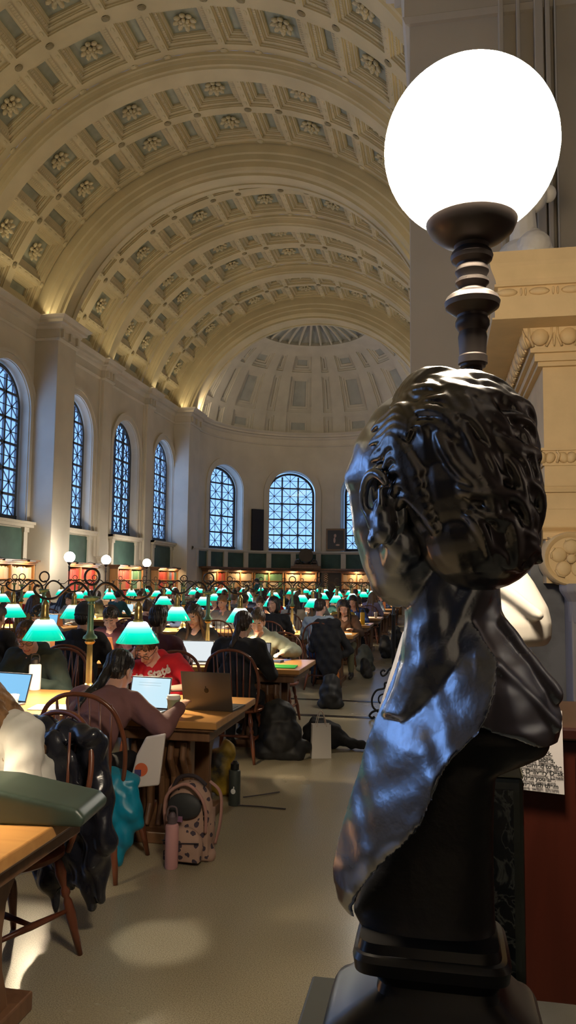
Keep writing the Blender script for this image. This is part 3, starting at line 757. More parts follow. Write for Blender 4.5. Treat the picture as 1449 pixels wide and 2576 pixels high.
# globe floor lamps by the left wall and beside the bust
globe_m = mat('lit_globe', (1,1,1), .3, emit=(1,.93,.80), es=100)
def floor_globe(x, y, z, label, r=.15, em=None, foot=True):
    t = thing('globe_lamp', label, 'lamp', (x,y,0), 0)
    mb = MB(); mb.lathe([(.022,.3),(.022,1.2),(.03,1.21),(.018,1.23),(.016,z-r-.25),(.03,z-r-.24),(.022,z-r-.16),(.035,z-r-.12),(.02,z-r-.08),(.05,z-r-.03),(.07,z-r+.0),(.07,z-r+.015)], seg=14); mb.build('pole', blackiron, t, autos=40)
    mb = MB(); mb.ell((0,0,z), (r,r,r), seg=32, rings=20); mb.build('globe', em or globe_m, t, smooth=True)
    for k in range(3):
        a = 2*PI*k/3 + R(185); M = Matrix.Rotation(a, 4, 'Z'); f = MB()
        def T(pts): return [M @ Vector(p) for p in catmull(pts, 5)]
        f.tube(T([(0,0,.62),(.05,0,.58),(.09,0,.52),(.13,0,.50),(.15,0,.54),(.12,0,.57),(.10,0,.55)]), .012, 6)
        f.tube(T([(.02,0,.42),(.10,0,.42),(.11,0,.36),(.20,0,.33),(.25,0,.24),(.24,0,.14),(.17,0,.08)]), .013, 6)
        f.tube(T([(.08,0,.24),(.12,0,.29),(.17,0,.26),(.17,0,.2),(.13,0,.18),(.12,0,.22)]), .01, 6)
        f.tube(T([(0,0,.14),(.10,0,.12),(.20,0,.10),(.25,0,.08),(.28,0,.04),(.25,0,.015),(.22,0,.03)]), .014, 6)
        f.build('scroll_foot', blackiron, t, smooth=True)
    return t
for n_, (x, y) in zip(('leftmost','middle','rightmost'), ((-10.25,20.4),(-10.4,23.2),(-10.62,27.3))):
    floor_globe(x, y, 2.19, '%s of the three lit globe lamps along the left wall' % n_)
floor_globe(-.52, 9.25, 2.5, 'iron globe lamp on scrolled feet standing in the right aisle behind the bust')
# ------------------------------------------------------------------ people
skins = [mat('skin_light', (.74,.44,.33), .5), mat('skin_mid', (.62,.35,.25), .5), mat('skin_tan', (.34,.17,.10), .5), mat('skin_deep', (.12,.055,.03), .5)]
lip_m = mat('lips', (.45,.16,.13), .5)
hairs = {'black': mat('hair_black', (.010,.008,.007), .38, bump=.6, bscale=60), 'dark brown': mat('hair_dark_brown', (.030,.017,.011), .4, bump=.6, bscale=60), 'brown': mat('hair_brown', (.085,.045,.022), .42, bump=.6, bscale=60, noise=.5, nscale=25), 'streaked brown': mat('hair_streaked', (.06,.03,.014), .42, bump=.7, bscale=50, noise=.6, nscale=18, col2=(.26,.14,.06)), 'light brown': mat('hair_light', (.20,.12,.06), .45, bump=.6, bscale=60)}
cloths = {}
def cloth(name, c): 
    if name not in cloths: cloths[name] = mat('cloth_' + name.replace(' ', '_'), c, .85, bump=.35, bscale=22, noise=.15, nscale=6)
    return cloths[name]
CL = {'black':(.010,.010,.013),'navy':(.02,.035,.09),'grey':(.22,.22,.23),'white':(.62,.60,.56),'maroon':(.07,.018,.03),'red':(.62,.015,.03),'mauve':(.19,.085,.085),'olive':(.16,.15,.08),'sage grey':(.30,.32,.25),'pale blue':(.38,.46,.55),'dark green':(.02,.035,.03),'brown':(.10,.055,.035),'orange':(.75,.12,.02),'cream':(.55,.48,.38),'teal':(.03,.12,.14),'mustard':(.42,.27,.04),'denim':(.05,.09,.20),'lilac':(.30,.26,.42),'blue':(.03,.08,.30)}
def bone(a, b, la, lb, pole):
    """two-bone reach: joint position"""
    a, b = Vector(a), Vector(b); d = b-a; L = min(d.length, la+lb-.005); dn = d.normalized()
    x = (la*la - lb*lb + L*L)/(2*L); h = math.sqrt(max(la*la-x*x, 0)); p = Vector(pole); p = (p - dn*p.dot(dn)).normalized()
    return a + dn*x + p*h, a + dn*L
def person_geo(lean=22, pitch=35, yaw=0, roll=0, hands=None, side=0, twist=0, sc=1., standing=False, poles=None, arms_down=False):
    """skeleton of a seated figure; front is +Y, origin on the floor under the pelvis"""
    g = {}; l = R(lean); P = Vector((0,0,.53)); 
    if standing: P = Vector((0,0,.95))
    tw = Matrix.Rotation(R(twist), 3, 'Z'); rs = Matrix.Rotation(R(side), 3, 'Y')
    d1 = rs @ Vector((0, sin(l*.7), cos(l*.7))); d2 = rs @ Vector((0, sin(l*1.25), cos(l*1.25)))
    W = P + d1*.20; Cc = W + d2*.17; N = Cc + d2*.15
    fr = tw @ (rs @ Vector((0, cos(l*1.25), -sin(l*1.25)))); rt = fr.cross(d2).normalized()
    g.update(P=P, W=W, Cc=Cc, N=N, up=d2, fr=fr, rt=rt)
    HR = Matrix.Rotation(R(yaw), 3, 'Z') @ Matrix.Rotation(-R(pitch), 3, 'X') @ Matrix.Rotation(R(roll), 3, 'Y')
    nk = (HR @ Vector((0,.0,1)))*.5 + d2*.5; nk.normalize()
    g['H'] = N + nk*.125 + HR @ Vector((0,.02,.055)); g['HR'] = HR
    g['Sh'] = [N + rt*(.165*s) - d2*.045 for s in (-1, 1)]
    hd = hands or [(-.16,.44,.80),(.16,.44,.80)]; g['El'] = []; g['Wr'] = []
    for i, s in enumerate((-1, 1)):
        pole = (poles[i] if poles else (s*.7,-.2,-1)); e, w = bone(g['Sh'][i], hd[i], .27, .24, pole); g['El'].append(e); g['Wr'].append(w)
    g['Hip'] = [P + Vector((s*.095,0,-.01)) for s in (-1,1)]
    if standing: g['Kn'] = [Vector((s*.1,.03,.5)) for s in (-1,1)]; g['An'] = [Vector((s*.11,-.02,.09)) for s in (-1,1)]
    else: g['Kn'] = [Vector((s*.13,.42,.50)) for s in (-1,1)]; g['An'] = [Vector((s*.13,.36,.09)) for s in (-1,1)]
    return g
def hand(mb, w, e, palm_down=True, curl=.5, r=.0085):
    w, e = Vector(w), Vector(e); d = (w-e).normalized(); up = Vector((0,0,1)); x = d.cross(up)
    if x.length < .2: x = Vector((1,0,0))
    x.normalize(); n = x.cross(d).normalized()
    pc = w + d*.045; M = Matrix((x,d,n)).transposed(); mb.ell(pc, (.038,.05,.017), M)
    for k in range(4):
        o = (-.027+.018*k); L = (.062,.072,.068,.052)[k]; b0 = w + d*.085 + x*o
        b1 = b0 + (d*cos(curl*.5) - n*sin(curl*.5))*L*.5; b2 = b1 + (d*cos(curl*1.3) - n*sin(curl*1.3))*L*.5
        mb.cap(b0 - d*.02, b1, r, r*.95, 8); mb.cap(b1, b2, r*.95, r*.8, 8)
    sgn = -1 if w.x > 0 else 1
    t0 = w + d*.02 + x*.03*sgn; t1 = t0 + (d*.7 + x*sgn*.6 - n*.2).normalized()*.04; t2 = t1 + (d*.95 + x*sgn*.2 - n*.3).normalized()*.03
    mb.cap(t0, t1, .012, .010, 8); mb.cap(t1, t2, .010, .008, 8)
def body(g, mats, parent, vox=.009, curls=(.5,.5)):
    mb = MB(); H, HR = g['H'], g['HR']; T = lambda p: H + HR @ Vector(p)
    mb.ell(T((0,-.012,.03)), (.074,.094,.084), HR, 20, 14); mb.ell(T((0,.028,-.03)), (.060,.062,.086), HR, 18, 12)
    mb.ell(T((0,.055,-.078)), (.042,.036,.034), HR); mb.cap(T((0,.070,-.098)), T((0,.072,-.094)), .020)
    mb.cap(T((0,.086,.012)), T((0,.108,-.030)), .009, .013); mb.ell(T((0,.096,-.036)), (.018,.012,.009), HR)
    mb.cap(T((-.030,.078,.022)), T((.030,.078,.022)), .013); mb.ell(T((0,.088,-.064)), (.022,.011,.011), HR)
    for s in (-1,1):
        mb.ell(T((s*.030,.076,.0)), (.015,.012,.011), HR); mb.ell(T((s*.040,.060,-.035)), (.024,.024,.02), HR)
        mb.ell(T((s*.074,-.008,-.012)), (.010,.018,.031), HR @ Matrix.Rotation(s*.35, 3, 'Z')); mb.ell(T((s*.073,0,-.04)), (.008,.009,.009), HR)
    mb.cap(T((0,-.02,-.06)), g['N'], .050, .058); mb.cap(g['N'], g['N']-g['up']*.06, .07)
    mb.cap(g['Sh'][0], g['Sh'][1], .055); mb.cap(g['N']-g['up']*.05, g['W'], .10, .095); mb.cap(g['W'], g['P'], .095, .11)
    for i in (0,1):
        mb.cap(g['Sh'][i], g['El'][i], .045, .036); mb.cap(g['El'][i], g['Wr'][i], .036, .024); hand(mb, g['Wr'][i], g['El'][i], curl=curls[i])
        mb.cap(g['Hip'][i], g['Kn'][i], .07, .048); mb.cap(g['Kn'][i], g['An'][i], .045, .03)
    inv = HR.transposed()
    def paint(c):
        q = inv @ (c - H)
        if abs(q.x) < .024 and -.072 < q.z < -.057 and q.y > .083: return 1
        for s in (-1,1):
            if abs(q.x - s*.032) < .019 and .024 < q.z < .031 and q.y > .07: return 2
            if abs(q.x - s*.030) < .015 and -.006 < q.z < -.001 and q.y > .078: return 2
        return 0
    return organic(mb, 'body', mats, parent, vox, 2, paint)
def top(g, m, parent, vox=.012, hood=False, loose=0., sleeve=1., nm='jumper', bulk=0., seedv=0):
    mb = MB(); up, fr, rt = g['up'], g['fr'], g['rt']; b = bulk
    mb.cap(g['Sh'][0], g['Sh'][1], .072+b); B = Matrix((rt, fr, up)).transposed()
    mb.ell(g['Cc'] + up*.02, (.185+b, .125+b, .17), B); mb.ell(g['W'], (.17+b+loose, .125+b+loose, .16), B); mb.ell(g['P'] + Vector((0,0,.06)), (.185+b+loose, .14+b+loose, .13))
    for i in (0,1):
        E = g['El'][i]; Wt = g['Wr'][i]; e2 = E.lerp(Wt, sleeve) if sleeve < 1 else Wt
        mb.cap(g['Sh'][i], E, .072+b, .058+loose*.5+b*.6)
        if sleeve > .12: mb.cap(E, e2 - (Wt-E).normalized()*.01, .058+loose*.5+b*.6, .040+loose*.3+b*.3)
        mb.cap(g['Sh'][i].lerp(g['Cc'],.3), g['Cc'], .08+b)
    mb.cap(g['N'], g['N']-up*.03, .066+b*.3, .09+b)
    if hood: mb.ell(g['N'] - fr*.075 - up*.01, (.12,.065,.075), B); mb.cap(g['N']-rt*.07+fr*.02, g['N']+rt*.07+fr*.02, .035)
    rn = random.Random(seedv)
    ph = [rn.uniform(0,6) for _ in range(4)]
    def disp(co, no):
        k = .004*sin(co.z*46+co.x*30+ph[0]) + .003*sin(co.y*60-co.z*25+ph[1]) + .0025*sin(co.x*75+co.z*40+ph[2])
        return co + no*k
    return organic(mb, nm, m, parent, vox, 4, None, disp)
def trousers(g, m, parent, vox=.014, shoes=None):
    mb = MB(); mb.ell(g['P'], (.18,.15,.12))
    for i in (0,1): mb.cap(g['Hip'][i], g['Kn'][i], .095, .065); mb.cap(g['Kn'][i], g['An'][i]+Vector((0,0,.04)), .064, .048)
    organic(mb, 'trousers', m, parent, vox, 3)
    for i in (0,1):
        s = MB(); a = g['An'][i]; s.cap(a+Vector((0,-.04,-.045)), a+Vector((0,.15,-.055)), .042, .034); s.cap(a, a-Vector((0,0,.04)), .046); organic(s, 'shoe', shoes or mat('shoe_leather', (.02,.018,.016), .5), parent, vox, 2)
def hair(g, style, m, parent, vox=.008):
    mb = MB(); H, HR = g['H'], g['HR']; T = lambda p: H + HR @ Vector(p); N = g['N']; up, fr, rt = g['up'], g['fr'], g['rt']
    mb.ell(T((0,-.022,.048)), (.086,.098,.083), HR, 20, 14); mb.ell(T((0,-.05,.0)), (.078,.068,.085), HR)
    rn = random.Random(3)
    if style == 'short':
        for k in range(26):
            a = rn.uniform(-1.3,1.3); b_ = rn.uniform(.2,1.3); p = Vector((.082*sin(a)*cos(b_)*1.0, -.01+.088*cos(a)*cos(b_), .04+.082*sin(b_))); mb.cap(T(p), T(p + Vector((rn.uniform(-.02,.02), .018, rn.uniform(-.012,.008)))), .014, .006, 6)
    if style in ('long','side'):
        for s in (-1,1):
            for q, (ox, oy) in enumerate(((.078,.01),(.076,-.02),(.066,-.055))):
                a = T((s*ox, oy, .02)); b_ = T((s*(ox+.008), oy, -.08)); c = N + rt*(s*(.10-.02*q)) + fr*(.06-.055*q) - up*.06; dd = N + rt*(s*(.11-.02*q)) + fr*(.10-.085*q) - up*.20
                for p0, p1, r0, r1 in ((a,b_,.022,.026),(b_,c,.026,.028),(c,dd,.028,.014)): mb.cap(p0, p1, r0, r1, 8)
        for x in (-.045,0,.045): mb.cap(T((x,-.085,.0)), N + rt*x*1.5 - fr*.09 - up*.10, .035, .03, 8); mb.cap(N + rt*x*1.5 - fr*.09 - up*.10, N + rt*x*1.6 - fr*.105 - up*.24, .03, .016, 8)
    if style == 'low ponytail':
        q = [T((0,-.095,-.02)), T((0,-.125,-.06)), N - fr*.10 - up*.03 - rt*.03, N - fr*.115 - up*.14 - rt*.07, N - fr*.10 - up*.22 - rt*.09]
        rr = [.03,.03,.034,.03,.012]
        for k in range(4): mb.cap(q[k], q[k+1], rr[k], rr[k+1], 10)
        mb.ell(T((0,-.06,-.01)), (.075,.06,.07), HR)
    if style == 'bun': mb.ell(T((0,-.10,.09)), (.04,.04,.038), HR); mb.ell(T((0,-.06,.0)), (.072,.06,.06), HR)
    def disp(co, no):
        q = HR.transposed() @ (co-H); a = math.atan2(q.x, -q.y); return co + no*(.0022*sin(a*26+q.z*40)+.0015*sin(q.x*260+q.z*60))
    return organic(mb, 'hair', m, parent, vox, 2, None, disp)
def cap_hat(g, m, parent, beanie=True):
    mb = MB(); H, HR = g['H'], g['HR']; T = lambda p: H + HR @ Vector(p)
    if beanie: mb.ell(T((0,-.018,.062)), (.094,.110,.092), HR, 20, 14); mb.ell(T((0,-.02,.02)), (.097,.112,.03), HR)
    else: mb.ell(T((0,-.015,.06)), (.088,.102,.082), HR, 20, 14); mb.ell(T((0,.10,.03)), (.07,.075,.010), HR)
    organic(mb, 'beanie' if beanie else 'cap', m, parent, .008, 3)
def glasses(g, parent):
    mb = MB(); H, HR = g['H'], g['HR']; T = lambda p: H + HR @ Vector(p)
    for s in (-1,1):
        mb.tube([T((s*.033+.024*cos(a), .098, .002+.02*sin(a))) for a in [2*PI*k/16 for k in range(17)]], .0024, 6, cap=False)
        mb.tube([T((s*.057,.096,.006)), T((s*.078,.05,.008)), T((s*.08,-.01,.0))], .0024, 6)
    mb.tube([T((-.011,.1,.006)), T((.011,.1,.006))], .0024, 6); mb.build('spectacles', mat('spectacle_frame', (.02,.015,.015), .3), parent, smooth=True)
def person(x, y, rz, label, skin=0, hairc='black', style='short', topc='black', legs='black', geo=None, near=True, nm='jumper', hood=False, sleeve=1., loose=0., extra=None, bulk=0., group=None, curls=(.5,.5), shoes=None):
    t = thing('person', label, 'person', (x,y,0), rz, group); g = person_geo(**(geo or {}))
    v = .0075 if near else .012
    body(g, [skins[skin], lip_m, hairs[hairc if hairc in hairs else 'black']], t, v, curls)
    top(g, cloth(topc, CL[topc]), t, .010 if near else .016, hood, loose, sleeve, nm, bulk, int(x*10)+int(y))
    trousers(g, cloth(legs, CL[legs]), t, .014 if near else .018, shoes)
    if style == 'beanie': hair(g, 'plain', hairs[hairc], t); cap_hat(g, cloth('charcoal', (.03,.035,.04)), t)
    elif style == 'cap': hair(g, 'plain', hairs[hairc], t); cap_hat(g, cloth('navy', CL['navy']), t, False)
    else: hair(g, style, hairs[hairc], t, .0075 if near else .011)
    if extra: extra(g, t)
    return t
FWD, BACK = 0., PI          # facing +Y (back to the viewer) or facing the viewer

# the readers near the viewer -------------------------------------------------------
person(-1.98, 4.13, FWD, 'person in a mauve jumper with a black ponytail, seated with their back to the viewer', 1, 'black', 'low ponytail', 'mauve', 'black', dict(lean=43, pitch=26, yaw=-12, side=2, hands=[(-.12,.50,.80),(.42,.47,.815)], poles=[(-.6,-.3,-1),(.9,-.3,-.5)]), nm='jumper', bulk=.008)
chair(-1.89, 4.20, FWD, 'windsor chair of the person in the mauve jumper')
def redx(g, t):
    glasses(g, t)
    t.location.z = -.06
    c_ = g['Cc'] + g['fr']*.148 + g['up']*.11; mb = MB(); mb.tube(catmull([c_-g['rt']*.02-g['up']*.045, c_-g['rt']*.09-g['up']*.03, c_-g['rt']*.15+g['up']*.03, c_-g['rt']*.16+g['up']*.075],5), [.003]+[.009]*14+[.004], 6, flat=.4); mb.build('swash', mat('lettering_felt', (.55,.5,.48), .8), t, smooth=True)
    for body_, off, sz in (('State', -.075, .095), ('io', .09, .075)):
        o = text('lettering', body_, sz, (0,0,0), (0,0,0), mat('lettering_felt', (.55,.5,.48), .8), t, extrude=.004, bold=.003, shear=.25)
        B = Matrix((-g['rt'], g['up'], g['fr'])).transposed().to_4x4(); o.matrix_local = Matrix.Translation(g['Cc'] + g['up']*.10 + g['fr']*(.146 if off < 0 else .142) + g['rt']*off) @ B @ Matrix.Rotation(R(10), 4, 'Z')
person(-2.12, 6.08, BACK, 'person in a red hoodie with white lettering, head propped on one hand', 0, 'dark brown', 'short', 'red', 'denim', dict(lean=20, pitch=46, yaw=-10, roll=-8, side=11, hands=[(-.14,.44,.84),(.20,.30,1.10)], poles=[(-.9,.1,-.6),(.5,.9,-1.2)]), nm='hoodie', hood=True, sleeve=.45, loose=.008, extra=redx, bulk=.012)
chair(-2.2, 6.1, BACK, 'windsor chair of the person in the red hoodie')
person(-3.17, 5.98, BACK, 'person in a dark green jacket and spectacles behind a white bottle', 0, 'brown', 'short', 'dark green', 'black', dict(lean=26, pitch=30, yaw=18, roll=8), nm='jacket', hood=True, bulk=.02, extra=glasses)
chair(-3.2, 6.05, BACK, 'windsor chair of the person in the dark green jacket')
person(-2.88, 4.12, FWD, 'person in a cream top, half hidden behind the brown haired reader', 0, 'dark brown', 'bun', 'cream', 'black', dict(lean=26, pitch=30, hands=[(-.1,.48,.80),(.22,.46,.81)]))
chair(-2.9, 4.1, FWD, 'windsor chair of the person in the cream top')
# reader at the front table, turned away to the left
def bhair(g, t):
    pass
person(-1.77, 3.25, R(158), 'person in an off-white jumper with long streaked brown hair bending over the front table', 0, 'streaked brown', 'long', 'white', 'black', dict(lean=24, pitch=52, yaw=8, hands=[(-.12,.42,.82),(.1,.42,.82)]), bulk=.012, nm='jumper')
chair(-1.80, 3.10, R(158), 'windsor chair of the brown haired person, with a black puffer coat on it')
person(-3.36, 6.92, FWD, 'person in a black coat and charcoal beanie seen from behind', 1, 'black', 'beanie', 'black', 'black', dict(lean=8, pitch=12), nm='coat', hood=True, bulk=.025)
chair(-3.36, 6.95, FWD, 'windsor chair of the person in the charcoal beanie')
person(-2.60, 6.95, FWD, 'person with cropped black hair in a maroon jumper seen from behind', 3, 'black', 'plain', 'maroon', 'black', dict(lean=4, pitch=6, yaw=-8), bulk=.01)
chair(-2.6, 6.93, FWD, 'windsor chair of the person with cropped black hair')
person(-3.62, 8.5, BACK, 'person in a maroon hoodie looking down past an orange laptop', 1, 'black', 'short', 'maroon', 'black', dict(lean=22, pitch=30, yaw=14), nm='hoodie', hood=True, bulk=.015)
chair(-3.6, 8.6, BACK, 'windsor chair of the person in the maroon hoodie')
person(-2.66, 8.55, BACK, 'person with long dark brown hair in a black cardigan facing the viewer', 0, 'dark brown', 'long', 'black', 'black', dict(lean=14, pitch=22, yaw=-10), nm='cardigan')
chair(-2.66, 8.62, BACK, 'windsor chair of the person with long dark brown hair')
person(-1.82, 6.92, FWD, 'person in a black jumper with dark brown hair seen from behind beside the green folder', 0, 'dark brown', 'low ponytail', 'black', 'black', dict(lean=20, pitch=18, yaw=-8), bulk=.022)
chair(-1.80, 6.95, FWD, 'windsor chair of the person in the black jumper')
person(-1.92, 8.5, BACK, 'person in a sage grey hoodie resting their chin on a hand', 0, 'brown', 'bun', 'sage grey', 'denim', dict(lean=24, pitch=24, yaw=8, hands=[(-.30,.36,.83),(.02,.33,.98)], poles=[(-.9,.2,-.6),(.6,.3,-1)]), nm='hoodie', hood=True, loose=.008, bulk=.012, curls=(.5,1.4))
chair(-1.80, 8.75, BACK, 'windsor chair of the person in the sage grey hoodie')
person(-4.35, 6.95, FWD, 'person in a black padded jacket at the left end of the third table', 1, 'black', 'short', 'black', 'black', dict(lean=12, pitch=20), bulk=.02, nm='jacket')
person(-4.5, 8.55, BACK, 'person in a grey hoodie at the left end of the third table', 0, 'black', 'short', 'grey', 'black', dict(lean=20, pitch=35), hood=True, nm='hoodie')
person(-4.25, 5.98, BACK, 'person in a brown jumper at the left end of the second table', 1, 'black', 'short', 'brown', 'black', dict(lean=20, pitch=35))
person(-1.78, 11.72, FWD, 'person in a pale blue jumper with short dark hair beside the black draped coat', 0, 'dark brown', 'plain', 'pale blue', 'denim', dict(lean=16, pitch=12, yaw=-25, side=-3), bulk=.01)
chair(-1.70, 11.6, R(-8), 'windsor chair with a black coat over it at the fourth table')
person(-1.55, 13.25, BACK, 'person with long black hair facing the viewer at the fourth table aisle end', 0, 'black', 'long', 'brown', 'olive', dict(lean=22, pitch=28))
person(-2.62, 13.25, FWD+R(150), 'person in a bright orange coat behind the fourth table', 0, 'dark brown', 'long', 'orange', 'black', dict(lean=30, pitch=40), bulk=.02, nm='coat')
person(-2.5, 11.75, FWD, 'person in a black hooded coat on a spindle chair at the fourth table', 1, 'black', 'long', 'black', 'black', dict(lean=6, pitch=2, yaw=160), bulk=.02, nm='coat')
chair(-2.5, 11.7, FWD, 'empty-backed windsor chair below the black hooded coat at the fourth table')
chair(-3.35, 11.7, R(10), 'windsor chair with a pale jumper behind it at the fourth table')

# the crowd beyond -------------------------------------------------------------------
protos = []
vari = [dict(lean=20, pitch=34), dict(lean=26, pitch=42, yaw=14), dict(lean=12, pitch=18, yaw=-12), dict(lean=30, pitch=30, yaw=6, hands=[(-.2,.4,.81),(.1,.30,1.0)], poles=[(-.9,.1,-.6),(.6,.3,-1)]), dict(lean=16, pitch=26, yaw=-18)]
for vi, (gv, st) in enumerate(zip(vari, ('short','long','short','bun','long'))):
    p = person(0,0,0, 'x', 0, 'black', st, 'navy', 'black', gv, near=False, group='seated readers farther down the hall'); protos.append((p, st))
used = set(); rnd = random.Random(21)
tops = ['black','navy','grey','white','maroon','red','olive','pale blue','brown','cream','teal','mustard','lilac','blue','dark green','black','navy','grey']
hn = list(hairs); first = {}
FILL = []
for side, (xa, xb) in (('right', TR_X), ('left', TL_X)):
    for i in range(3, 10):
        for k in range(4):
            for face in (0, 1):
                x = xa - .46 - k*.98
                if side == 'right' and i == 3 and ((face == 0 and k in (0,1)) or (face == 1 and k in (0,1))): continue
                if rnd.random() < (.2 if i < 7 else .28): continue
                FILL.append((side, i, k, face, x))
def seatword(side, k): return ('first','second','third','fourth')[k]
for side, i, k, face, x in FILL:
    tc = rnd.choice(tops); hc = rnd.choice(hn[:3] + hn[:3] + [hn[4]]); vi = rnd.randrange(5); src, st = protos[vi]
    y = ROWS[i] + (-.86 if face == 0 else .86); rz = (0 if face == 0 else PI) + rnd.uniform(-.2,.2)
    hw_ = 'long hair' if st == 'long' else ('tied-up hair' if st == 'bun' else 'short hair')
    lab = 'person in %s with %s, %s seat, %s table, %s side, %s bank' % (tc, hw_, seatword(side,k), ORD[i], 'near' if face == 0 else 'far', side)
    if vi not in first:
        r = src; r.location = (x,y,0); r.rotation_euler = (0,0,rz); r['label'] = lab; first[vi] = 1
    else: r = dup(src, (x,y,0), rz, lab)
    sk = rnd.choice((0,0,0,1,1,2))
    for ch in r.children:
        n = ch.name.split('.')[0]
        if n == 'body': setmat(ch, 0, skins[sk])
        if n == 'hair': setmat(ch, 0, hairs[hc])
        if n == 'jumper': setmat(ch, 0, cloth(tc, CL[tc]))
    if face == 0 or i < 6: chair(x, y+(-.02 if face == 0 else .02), 0 if face == 0 else PI, 'windsor chair under the %s seat, %s side, %s table, %s bank' % (seatword(side,k), 'near' if face == 0 else 'far', ORD[i], side), near=False)
# someone standing at the shelves
person(-7.55, 33.2, R(60), 'person in a grey top standing and leaning by the apse bookcase', 0, 'black', 'short', 'teal', 'black', dict(standing=True, lean=28, pitch=30, hands=[(-.15,.5,1.0),(.15,.5,1.0)]), near=False)
# ------------------------------------------------------------------ things on tables and floor
alu = mat('laptop_silver', (.45,.45,.46), .35, .7); darkalu = mat('laptop_grey', (.10,.095,.09), .35, .6); keym = mat('keyboard_black', (.02,.02,.02), .6)
roseal = mat('laptop_rose', (.62,.30,.17), .4, .4)
screen_w = mat('screen_white', (.02,.02,.02), .2, emit=(.62,.88,1.0), es=.95); screen_b = mat('screen_blue', (.02,.02,.02), .2, emit=(.25,.62,.95), es=.9); screen_d = mat('screen_dim', (.03,.03,.03), .2, emit=(.5,.5,.55), es=.35)
def laptop(x, y, z, rz, label, m=None, scr=None, w=.31, d=.215, open_=105, group=None, logo=False, lines=False):
    """screen looks toward local -Y"""
    m = m or alu; t = thing('laptop', label, 'laptop', (x,y,z), rz, group)
    mb = MB(); mb.box((-w/2,-d,0),(w/2,0,.012)); b_ = mb.build('keyboard_deck', m, t, bevel=.003)
    mb = MB(); mb.box((-w/2+.02,-d+.09,.012),(w/2-.02,-.02,.0135)); mb.build('keys', keym, b_)
    a = R(open_-90); M = Matrix.Translation((0,0,.008)) @ Matrix.Rotation(-a, 4, 'X')
    mb = MB(); mb.box((-w/2,0,0),(w/2,.006,d), M=M); l_ = mb.build('lid', m, t, bevel=.002)
    mb = MB(); mb.box((-w/2+.003,-.001,.004),(w/2-.003,0,d-.003), M=M); mb.build('bezel', keym, l_)
    mb = MB(); mb.box((-w/2+.008,-.0016,.012),(w/2-.008,-.001,d-.009), M=M); mb.build('screen', scr or screen_w, t)
    if lines:
        mb = MB()
        for k in range(2): mb.box((-w*.30,-.0022,d*(.80-.08*k)),(w*.25,-.0016,d*(.81-.08*k)), M=M)
        mb.build('screen_text', mat('screen_ink', (.3,.5,.6), .5, emit=(.35,.55,.65), es=.5), t)
    if logo:
        mb = MB(); mb.ell((0,.0065,d*.52), (.016,.001,.017), None, 16, 8); mb.ell((.004,.0065,d*.52+.023), (.003,.001,.006), None, 8, 6)
        o = mb.build('emblem', mat('emblem_dark', (.02,.018,.016), .2, .5), l_); 
        for v in o.data.vertices: v.co = M @ v.co
    return t
def bottle(x, y, z, r, h, m, capm, label, handle=False, emblem=None, name='water_bottle'):
    t = thing(name, label, 'bottle', (x,y,z)); mb = MB(); hb = h*.8
    mb.lathe([(r*.92,0),(r,.006),(r,hb*.93),(r*.92,hb*.975),(r*.62,hb)], seg=28); mb.build('flask', m, t, autos=40)
    mb = MB(); mb.lathe([(r*.6,hb),(r*.72,hb+.002),(r*.72,h*.93),(r*.5,h*.96),(r*.3,h)], seg=24)
    if handle: mb.tube(catmull([(-r*.7,0,h*.86),(-r*.75,0,h*.98),(-r*.5,0,h*1.09),(r*.5,0,h*1.09),(r*.75,0,h*.98),(r*.7,0,h*.86)],4), r*.14, 8)
    mb.build('lid', capm, t, autos=40)
    if emblem:
        mb = MB(); mb.ell((0,-r,hb*.42),(r*.42,.002,r*.45)); mb.ell((r*.1,-r,hb*.42+r*.62),(r*.1,.002,r*.2)); mb.build('emblem', emblem, t, smooth=True)
    return t
blackpl = mat('black_plastic', (.012,.012,.013), .4); whitem = mat('white_enamel', (.8,.8,.8), .35)
TZ = .761
laptop(-1.835, 4.80, TZ, R(-6), 'open laptop with a bright page in front of the mauve jumper', alu, screen_w, w=.285, d=.205, open_=104, lines=True)
laptop(-2.84, 4.84, TZ, R(-10), 'small open laptop with a blue page beside the white bottle', alu, screen_b, w=.29, d=.195, open_=108)
laptop(-1.455, 4.88, TZ, R(176), 'large dark grey laptop seen from its back at the aisle end of the second table', darkalu, screen_w, w=.335, d=.255, open_=106, logo=True)
laptop(-3.62, 8.02, TZ, R(178), 'rose coloured laptop of the person in the maroon hoodie', roseal, screen_w, w=.33, open_=112)
laptop(-4.0, 7.95, TZ, R(184), 'orange lit laptop covered in small stickers on the third table', roseal, screen_w, w=.33, open_=108)
laptop(-2.40, 7.62, TZ, R(4), 'open laptop with a white page between the red hoodie and the table lamp', alu, mat('screen_plain', (.02,.02,.02), .2, emit=(.85,.92,.95), es=.9), w=.33, open_=100)
laptop(-1.80, 7.60, TZ, R(-4), 'open laptop with a dim grey screen behind the green folder', keym, screen_d, w=.32, open_=100)
